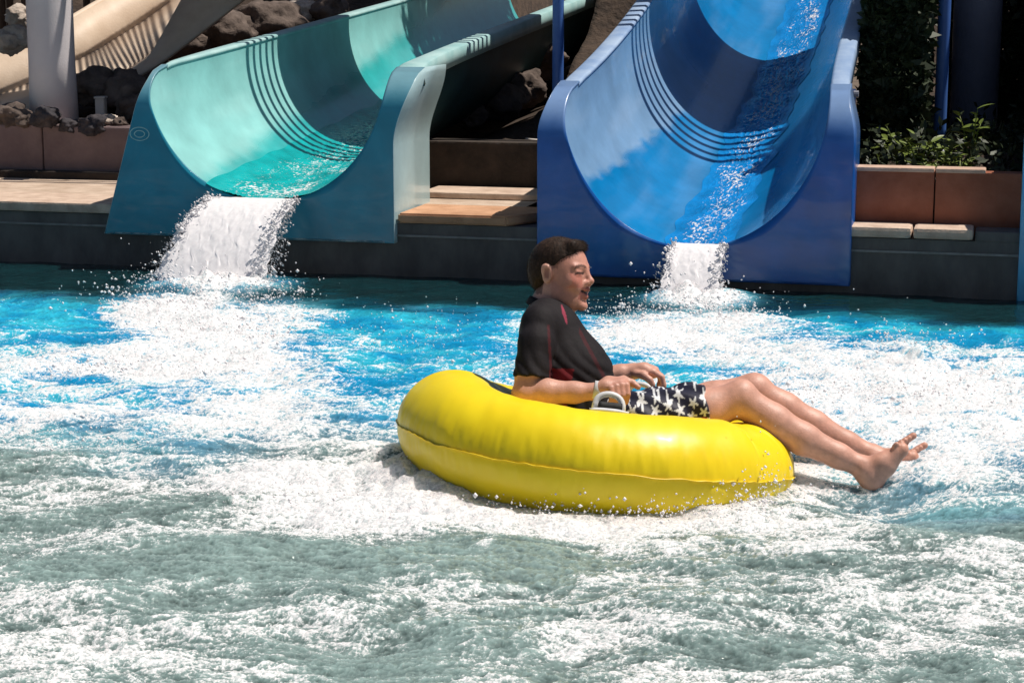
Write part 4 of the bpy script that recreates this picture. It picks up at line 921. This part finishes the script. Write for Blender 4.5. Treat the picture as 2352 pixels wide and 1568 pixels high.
def foam_density(X, Y):
    d = np.zeros_like(X)
    wx = X + 0.10 * fbm(X * 1.7, Y * 1.7, 3, 201); wy = Y + 0.16 * fbm(X * 1.5, Y * 1.5, 3, 211)
    for cx, cy, rx, ry, wt in BLOBS:
        d += wt * np.exp(-(((wx - cx) / rx) ** 2 + ((wy - cy) / ry) ** 2))
    return d
def water_fields(X, Y):
    nrm = (X - P0[0]) * D_[0] + (Y - P0[1]) * D_[1]                     # distance behind the wall face (negative: in the pool)
    dist = -nrm
    calm = sstep(0.72, 1.22, dist - 0.10 * np.clip(-X, -1.5, 3) + 0.22 * fbm(X * 1.3, Y * 1.3, 3, 221))           # 0 beside the wall, 1 out in the churn
    for (lx, ly, lr, lq) in ((*at_z(500, 655)[:2], 0.36, 0.42), (*at_z(1605, 690)[:2], 0.26, 0.28)):
        calm = np.maximum(calm, np.exp(-((((X - lx) / lr) ** 2 + ((Y - ly) / lq) ** 2) ** 2)))
    Dn = foam_density(X, Y)
    amp = 0.25 + 0.75 * calm
    wx = X + 0.06 * fbm(X * 2.3, Y * 2.3, 2, 231); wy = Y + 0.06 * fbm(X * 2.1, Y * 2.1, 2, 241)
    z = amp * (0.030 * perlin2(wx * 1.4, wy * 2.2, 1) + 0.022 * perlin2(wx * 3.3 + 4, wy * 5.0, 2))
    r1 = 1 - np.abs(perlin2(wx * 5.5, wy * 9.5, 3)); z += amp * 0.016 * (r1 - 0.6)
    r2 = 1 - np.abs(perlin2(wx * 13 + 0.6 * r1, wy * 22, 4)); z += amp * 0.008 * (r2 - 0.6)
    r3 = 1 - np.abs(perlin2(X * 33 + r2, Y * 52, 5)); z += (0.3 + 0.7 * calm) * 0.0055 * (r3 - 0.6)
    fine = perlin2(X * 75, Y * 105, 6); z += (0.25 + 0.75 * calm) * 0.0018 * fine
    patch = fbm(wx * 2.6, wy * 4.2, 4, 251)
    lace = 0.55 * (r1 - 0.7) + 0.85 * (r2 - 0.72) + 0.6 * (r3 - 0.72)
    lace = lace + 0.55 * (1 - np.abs(perlin2(X * 19 + 2 * r1, Y * 40 + r2, 7)) - 0.74)
    q1 = perlin2(X * 6, Y * 9, 8)
    def ridge(fx, fy, sd, w): return (1 - np.abs(perlin2(X * fx + w * q1, Y * fy + w * perlin2(X * 7 + 3, Y * 9, sd + 50), sd))) ** 7
    fil = np.maximum(np.maximum(ridge(11, 21, 61, 1.3), ridge(23, 44, 62, 1.6)), 0.9 * ridge(50, 86, 63, 1.2))  # white threads: foam, with glints of the wavelets painted in as foam
    raw = 0.11 * calm - 0.62 * (1 - calm) + 0.56 * Dn + 0.24 * patch + 0.62 * lace + 0.16 * fine + (0.36 + 0.34 * sstep(-0.6, 0.5, patch + Dn)) * fil * calm
    raw = np.where(raw > 0.55, 0.55 + 0.42 * np.tanh((raw - 0.55) / 0.42), raw)
    heap = np.clip(Dn, 0, 1.5)
    z += 0.010 * heap * (0.6 + fbm(X * 9, Y * 14, 3, 261)) + 0.0025 * heap * perlin2(X * 48, Y * 70, 9)
    z += 0.004 * fil * calm
    tex = 0.55 * (r2 - 0.68) + 0.65 * (r3 - 0.68) + 0.45 * (r1 - 0.68) + 0.55 * (fil - 0.25)
    return z, raw, Dn, calm, patch, tex
# rows thin out with distance so the relief stays about evenly fine
NRW, NCW = 760, 1000
yy = np.concatenate([np.linspace(2.2, 3.75, 30)[:-1], 3.75 * (10.9 / 3.75) ** np.linspace(0, 1, NRW - 29)])
xx = np.concatenate([np.linspace(-0.95, -0.33, 60)[:-1], np.linspace(-0.33, 0.33, NCW - 118), np.linspace(0.33, 0.95, 60)[1:]])
YY = np.repeat(yy[:, None], len(xx), 1); XX = xx[None] * YY
nw = (XX - P0[0]) * D_[0] + (YY - P0[1]) * D_[1]
zW, raw, Dn, calm, patch, tex = water_fields(XX, YY)
# flatten a little under the ring so it floats in, not through, the swell
rc = LW(ring_c); dr = np.hypot(XX - rc[0], YY - rc[1]); zW = zW * (0.45 + 0.55 * sstep(0.45, 0.95, dr)) - 0.02 * sstep(0.6, 0.3, dr)
raw = raw + 0.30 * sstep(0.12, 0.0, np.abs(dr - 0.66)) * (YY < rc[1] + 0.1)
# heaped foam where the two streams land
def land(cx, cy, h, rx, ry):
    q = np.exp(-(((XX - cx) / rx) ** 2 + ((YY - cy) / ry) ** 2)); return h * q * (0.75 + 0.5 * fbm(XX * 11, YY * 11, 3, 271))
zW -= 0.075 * np.exp(-(((XX - at_z(2020, 1120)[0]) / 0.28) ** 2 + ((YY - at_z(2020, 1120)[1] + 0.05) / 0.35) ** 2))
zW += land(*at_z(480, 668, 0)[:2], 0.075, 0.30, 0.32) + land(*at_z(1600, 692, 0)[:2], 0.065, 0.22, 0.22) + land(*at_z(2110, 830, 0)[:2], 0.06, 0.08, 0.12) + land(*at_z(1120, 1085, 0)[:2], 0.05, 0.05, 0.05) + land(*at_z(985, 1100, 0)[:2], 0.055, 0.24, 0.30)
# water colours: clear beside the wall with its dark reflection painted in, bubbly blue in the middle, grey-green with fine bubbles near the camera
deep_refl = np.array([0.005, 0.028, 0.034]); blue_w = np.array([0.005, 0.255, 0.49]); cyan_w = np.array([0.025, 0.44, 0.61]); grey_w = np.array([0.165, 0.232, 0.222])
near = sstep(7.15, 5.75, YY + 0.35 * fbm(XX * 1.1, YY * 1.1, 3, 281) + 0.45 * sstep(0.1, 1.1, XX) - 0.0)
mixb = sstep(-0.5, 0.6, patch + 0.3 * fbm(XX * 4, YY * 6, 3, 291))[..., None]
Cw = blue_w * (1 - mixb) + cyan_w * mixb
Cw = Cw * (1 - near[..., None]) + grey_w * (1 + 0.25 * patch[..., None]) * near[..., None]
Cw = deep_refl * (1 - calm[..., None]) + Cw * calm[..., None]
air = sstep(0.25, 1.05, 0.60 * Dn + 0.25 * patch + 0.26)[..., None] * calm[..., None]          # fine bubbles in suspension turn the water milky
milk = np.array([0.36, 0.64, 0.74]) * (1 - near[..., None]) + np.array([0.42, 0.49, 0.48]) * near[..., None]
Cw = Cw * (1 - 0.70 * air) + milk * 0.70 * air
Cw = Cw * np.clip(0.92 + (0.45 + 0.65 * near) * tex, 0.45, 1.9)[..., None]            # wave shading painted into the colour: bubbly crests lighter, troughs darker
keepr = nw < 0.03
idx = np.full(XX.shape, -1, np.int64)
F = grid_faces(*XX.shape); kf = keepr.reshape(-1)[F].all(1); F = F[kf]
used = np.zeros(XX.size, bool); used[F.ravel()] = True; remap = np.cumsum(used) - 1; F = remap[F]
V = np.stack([XX, YY, zW], -1).reshape(-1, 3)[used]
me = np_mesh('pool_water', V, F); vcol(me, np.clip(Cw, 0, 1).reshape(-1, 3)[used]); vflt(me, raw.reshape(-1)[used], 'foam'); vflt(me, calm.reshape(-1)[used], 'churn')
def water_mat(name, foam_lo, foam_hi, hf=0.35, s1=95, s2=230, sss=0.0):
    m, nt, b = mat_base(name); N = nt.nodes; L = nt.links
    a = N.new('ShaderNodeAttribute'); a.attribute_name = 'Col'; fo = N.new('ShaderNodeAttribute'); fo.attribute_name = 'foam'
    tc = N.new('ShaderNodeTexCoord')
    n1 = N.new('ShaderNodeTexNoise'); n1.inputs['Scale'].default_value = s1; n1.inputs['Detail'].default_value = 3; n1.inputs['Distortion'].default_value = 0.8; L.new(tc.outputs['Object'], n1.inputs['Vector'])
    n2 = N.new('ShaderNodeTexNoise'); n2.inputs['Scale'].default_value = s2; n2.inputs['Detail'].default_value = 2; L.new(tc.outputs['Object'], n2.inputs['Vector'])
    ad = N.new('ShaderNodeMath'); ad.operation = 'ADD'; L.new(n1.outputs['Fac'], ad.inputs[0]); L.new(n2.outputs['Fac'], ad.inputs[1])
    sb = N.new('ShaderNodeMath'); sb.operation = 'MULTIPLY_ADD'; sb.inputs[1].default_value = hf; sb.inputs[2].default_value = -hf; L.new(ad.outputs[0], sb.inputs[0])
    tot = N.new('ShaderNodeMath'); tot.operation = 'ADD'; L.new(fo.outputs['Fac'], tot.inputs[0]); L.new(sb.outputs[0], tot.inputs[1])
    mr = N.new('ShaderNodeMapRange'); mr.interpolation_type = 'SMOOTHSTEP'; mr.inputs['From Min'].default_value = foam_lo; mr.inputs['From Max'].default_value = foam_hi; L.new(tot.outputs[0], mr.inputs[0])
    mx = N.new('ShaderNodeMix'); mx.data_type = 'RGBA'; L.new(mr.outputs[0], mx.inputs['Factor']); L.new(a.outputs['Color'], mx.inputs['A']); cr_ = N.new('ShaderNodeValToRGB'); cr_.color_ramp.elements[0].position = 0.36; cr_.color_ramp.elements[0].color = (0.50, 0.52, 0.54, 1); cr_.color_ramp.elements[1].position = 0.60; cr_.color_ramp.elements[1].color = (0.84, 0.83, 0.84, 1); L.new(n1.outputs['Fac'], cr_.inputs[0]); L.new(cr_.outputs[0], mx.inputs['B'])
    L.new(mx.outputs['Result'], b.inputs['Base Color'])
    rr = N.new('ShaderNodeMapRange'); rr.inputs['To Min'].default_value = 0.07; rr.inputs['To Max'].default_value = 0.55; L.new(mr.outputs[0], rr.inputs[0]); L.new(rr.outputs[0], b.inputs['Roughness'])
    b.inputs['Subsurface Weight'].default_value = sss; b.inputs['Subsurface Radius'].default_value = (0.8, 1.0, 1.0); b.inputs['Subsurface Scale'].default_value = 0.24
    b.inputs['IOR'].default_value = 1.333; b.inputs['Specular IOR Level'].default_value = 0.5
    bp = N.new('ShaderNodeBump'); bp.inputs['Strength'].default_value = 0.8; bp.inputs['Distance'].default_value = 0.0045; L.new(n1.outputs['Fac'], bp.inputs['Height'])
    ch = N.new('ShaderNodeAttribute'); ch.attribute_name = 'churn'; cm = N.new('ShaderNodeMapRange'); cm.inputs['To Min'].default_value = 0.12; cm.inputs['To Max'].default_value = 0.75; L.new(ch.outputs['Fac'], cm.inputs[0]); L.new(cm.outputs[0], bp.inputs['Strength'])
    L.new(bp.outputs[0], b.inputs['Normal'])
    return m
M['water'] = water_mat('pool_water', 0.33, 0.86, 0.72, sss=0.65)
obj('pool_water', me, M['water'], kind='structure')
print('T pool', round(time.time() - T0, 1))

# ------------------------------------------------------------------ water running down the troughs
M['stream'] = water_mat('running_water', 0.55, 0.80, 0.5, 60, 150)
def stream(name, label, sc, upoint, n0c, fth, nend, colr, seed, gain):
    NS, NT2 = 520, 120
    nn = (np.linspace(0, 1, NS) ** 1.2) * nend - 0.055; q = np.linspace(0, 1, NT2)
    lo, hi = fth(nn); th_ = lo[:, None] + (hi - lo)[:, None] * q[None]; Nn = np.repeat(nn[:, None], NT2, 1)
    x, z = upoint(th_, Nn); arc = th_ * 1.0
    ripple = 1 - np.abs(perlin2(arc * 28 + Nn * 3, Nn * 16 - arc * 6, seed)); r2 = 1 - np.abs(perlin2(arc * 62, Nn * 38 + arc * 9, seed + 3))
    edge = sstep(0, 0.30, q)[None] * sstep(1, 0.72, q)[None]
    h = 0.003 + edge * (0.010 + 0.010 * (ripple - 0.5) + 0.006 * (r2 - 0.5))
    R = np.hypot(x, 0.66 - (z - z.min())) + 1e-6; a = th_ * (math.pi / 2)
    V = WC(sc + x - np.sin(a) * h, Nn, z + np.cos(a) * h)
    raw = -0.25 + gain * edge + 0.85 * (ripple - 0.62) + 0.95 * (r2 - 0.62) + 0.25 * fbm(arc * 6, Nn * 3, 3, seed + 7)
    me = np_mesh(name, V.reshape(-1, 3), grid_faces(NS, NT2)); C = np.array(colr)[None, None] * (1 + 0.25 * fbm(arc * 9, Nn * 6, 3, seed + 9)[..., None])
    vcol(me, np.clip(C, 0, 1).reshape(-1, 3)); vflt(me, raw.reshape(-1), 'foam'); vflt(me, np.ones(NS * NT2), 'churn')
    return obj(name, me, M['stream'], kind='stuff', label=label, cat='water')
stream('running_water', 'rippling turquoise water running out of the teal slide trough', -1.36, t_up, 0, lambda n: (-0.335 - 0.02 * n + 0.03 * perlin2(n * 3, n * 0, 4), 0.30 + 0.10 * n + 0.03 * perlin2(n * 4, n * 0 + 5, 4)), 5.5, (0.004, 0.36, 0.37), 301, 0.42)
stream('running_water', 'narrow sparkling stream running down the dark blue slide', 0.955, b_up, 0, lambda n: (-0.13 + 0.02 * n + 0.05 * perlin2(n * 4, n * 0, 5), 0.205 + 0.03 * n + 0.05 * perlin2(n * 4, n * 0 + 5, 5)), 6.5, (0.006, 0.21, 0.56), 311, 0.42)

# ------------------------------------------------------------------ falling water, spray and drops
M['froth'] = mat('froth', (0.86, 0.83, 0.85), (0.95, 0.93, 0.94), 0.45, 70, 0.0004, 90, 0.3)
nt = M['froth'].node_tree; pb = nt.nodes['Principled BSDF']; tl = nt.nodes.new('ShaderNodeBsdfTranslucent'); tl.inputs[0].default_value = (0.95, 0.93, 0.94, 1); ms = nt.nodes.new('ShaderNodeMixShader'); ms.inputs[0].default_value = 0.12
nt.links.new(pb.outputs[0], ms.inputs[1]); nt.links.new(tl.outputs[0], ms.inputs[2]); nt.links.new(ms.outputs[0], nt.nodes['Material Output'].inputs['Surface'])
_oct = np.array([[1, 0, 0], [-1, 0, 0], [0, 1, 0], [0, -1, 0], [0, 0, 1], [0, 0, -1]], float)
_of = np.array([[0, 2, 4], [2, 1, 4], [1, 3, 4], [3, 0, 4], [2, 0, 5], [1, 2, 5], [3, 1, 5], [0, 3, 5]])
def drops(P, r, stretch=None):
    n = len(P); r = np.asarray(r)[:, None, None]; sc = rng.uniform(0.7, 1.35, (n, 1, 3)); o = _oct[None] * r * sc
    if stretch is not None:
        o = o + stretch[:, None] * ((_oct @ np.ones(3))[None, :, None] * 0.5) * 1.0
    return (P[:, None] + o).reshape(-1, 3), (_of[None] + 6 * np.arange(n)[:, None, None]).reshape(-1, 3)
def fall(name, label, sc, xa, xb, zl, v0, spread_l, spread_r, seed, nd, vx=0.0):
    """sheet of broken water thrown off the lip, following the arc of the fall"""
    T = math.sqrt(2 * (zl + 0.03) / 9.81); NSt, NX = 190, 170
    t = np.linspace(0, 1.16, NSt) * T; q = np.linspace(0, 1, NX)
    parts = []
    for layer in range(1):
        TT, Q = np.meshgrid(t, q, indexing='ij'); sp = TT / T
        x = sc + xa + (xb - xa) * Q - spread_l * (1 - Q) * sp ** 1.6 + spread_r * Q * sp ** 1.6 + vx * TT
        k = 1.0 - 0.22 * layer
        n_ = -0.055 - v0 * k * TT + 0.02 * layer * (1 - sp); z = zl + 0.012 - 0.5 * 9.81 * TT * TT - 0.004 * layer
        nz = fbm(x * 24 + layer * 9, TT * 30, 2, seed + layer); n2 = 1 - np.abs(perlin2(x * 62, TT * 60, seed + 31 + layer))
        z = z + (0.0015 + 0.004 * sp) * nz + 0.0006 * (n2 - 0.5) * (0.4 + sp); x = x + (0.004 + 0.02 * sp) * perlin2(x * 21, z * 23, seed + 5)
        V = WC(x, n_, z); edge = np.minimum(Q, 1 - Q) * 2
        keep = (nz * 0.9 + n2 * 0.7 + edge * 1.7 - 0.35 * sp - 0.20 * layer + 0.75) > 0.42
        parts.append((V.reshape(-1, 3), grid_faces(NSt, NX)[:, ::-1], keep.reshape(-1)))
    VV = []; FF = []; off = 0
    for V, F, kp in parts:
        F = F[kp[F].all(1)]; VV.append(V); FF.append(F + off); off += len(V)
    V = np.concatenate(VV); F = np.concatenate(FF); Fq = F
    tri = np.concatenate([Fq[:, [0, 1, 2]], Fq[:, [0, 2, 3]]])
    # loose drops round the sheet
    tt = rng.random(nd) ** 0.7 * T * 1.05; sp = tt / T; e = np.abs(rng.normal(0, 0.05, nd)); e = np.where(rng.random(nd) < 0.5, e, 1 - e)
    x = sc + xa + (xb - xa) * e - spread_l * (1 - e) * sp ** 1.6 + spread_r * e * sp ** 1.6 + vx * tt + rng.normal(0, 0.012, nd) * (0.3 + 2.2 * sp)
    n_ = -0.055 - v0 * rng.uniform(0.6, 1.2, nd) * tt; z = zl + 0.012 - 4.905 * tt * tt + rng.normal(0, 0.016, nd)
    Pd = WC(x, n_, z); st = np.stack([np.zeros(nd), np.zeros(nd), -rng.uniform(0, 0.012, nd)], 1)
    Vd, Fd = drops(Pd, rng.gamma(2.2, 0.0016, nd) + 0.0012, st)
    me = np_mesh(name, np.concatenate([V, Vd]), np.concatenate([tri, Fd + len(V)]))
    return obj(name, me, M['froth'], kind='stuff', label=label, cat='falling water')
fall('falling_water', 'wide white curtain of water dropping off the teal slide', -1.36, -0.315, 0.205, 0.394, 2.0, 0.10, -0.01, 401, 2600, 0.0)
fall('falling_water', 'narrow white column of water dropping off the dark blue slide', 0.955, -0.085, 0.190, 0.224, 1.6, 0.02, 0.00, 421, 900, 0.0)
# splash thrown up from the surface
def zat(x, y): return 0.0
def splash(px, py, rx, ry, n, hmean, rmean):
    c_ = at_z(px, py, 0); k = np.linalg.norm(c_ - CAMP) / FOC; a_ = at_z(px, py - ry, 0)[1]; b_ = at_z(px, py + ry, 0)[1]
    x = c_[0] + rng.normal(0, 0.55, n) * rx * k; y = c_[1] + rng.normal(0, 0.5, n) * abs(a_ - b_) / 2; z = 0.01 + rng.exponential(hmean, n)
    return np.stack([x, y, z], 1), rng.gamma(2.4, 0.72 * rmean / 2.4, n) + 0.0008
PP = []; RR = []
for q in ((400, 690, 170, 40, 900, 0.045, 0.0045), (620, 690, 90, 30, 350, 0.04, 0.004), (560, 760, 200, 50, 500, 0.02, 0.004), (1590, 715, 130, 25, 500, 0.04, 0.0042), (1430, 735, 90, 20, 260, 0.03, 0.004), (1720, 735, 90, 20, 220, 0.03, 0.004), (2080, 800, 120, 30, 260, 0.03, 0.0035),
          (1140, 1090, 60, 25, 160, 0.025, 0.0030), (1450, 1180, 330, 26, 700, 0.018, 0.0026), (1720, 1150, 110, 30, 350, 0.035, 0.0030), (1010, 1100, 110, 25, 220, 0.015, 0.0028), (2250, 930, 250, 90, 500, 0.018, 0.0032), (1900, 900, 250, 70, 400, 0.016, 0.003), (260, 850, 320, 40, 450, 0.015, 0.0035), (800, 1150, 450, 50, 300, 0.010, 0.0024), (950, 770, 180, 60, 260, 0.010, 0.003), (200, 1020, 250, 60, 300, 0.012, 0.0028)):
    p_, r_ = splash(*q); PP.append(p_); RR.append(r_)
Vd, Fd = drops(np.concatenate(PP), np.concatenate(RR), None)
obj('spray', np_mesh('spray', Vd, Fd), M['froth'], kind='stuff', label='white drops of spray thrown up from the churning pool', cat='spray')
print('T water', round(time.time() - T0, 1), len(V))
print('T done', round(time.time() - T0, 1))
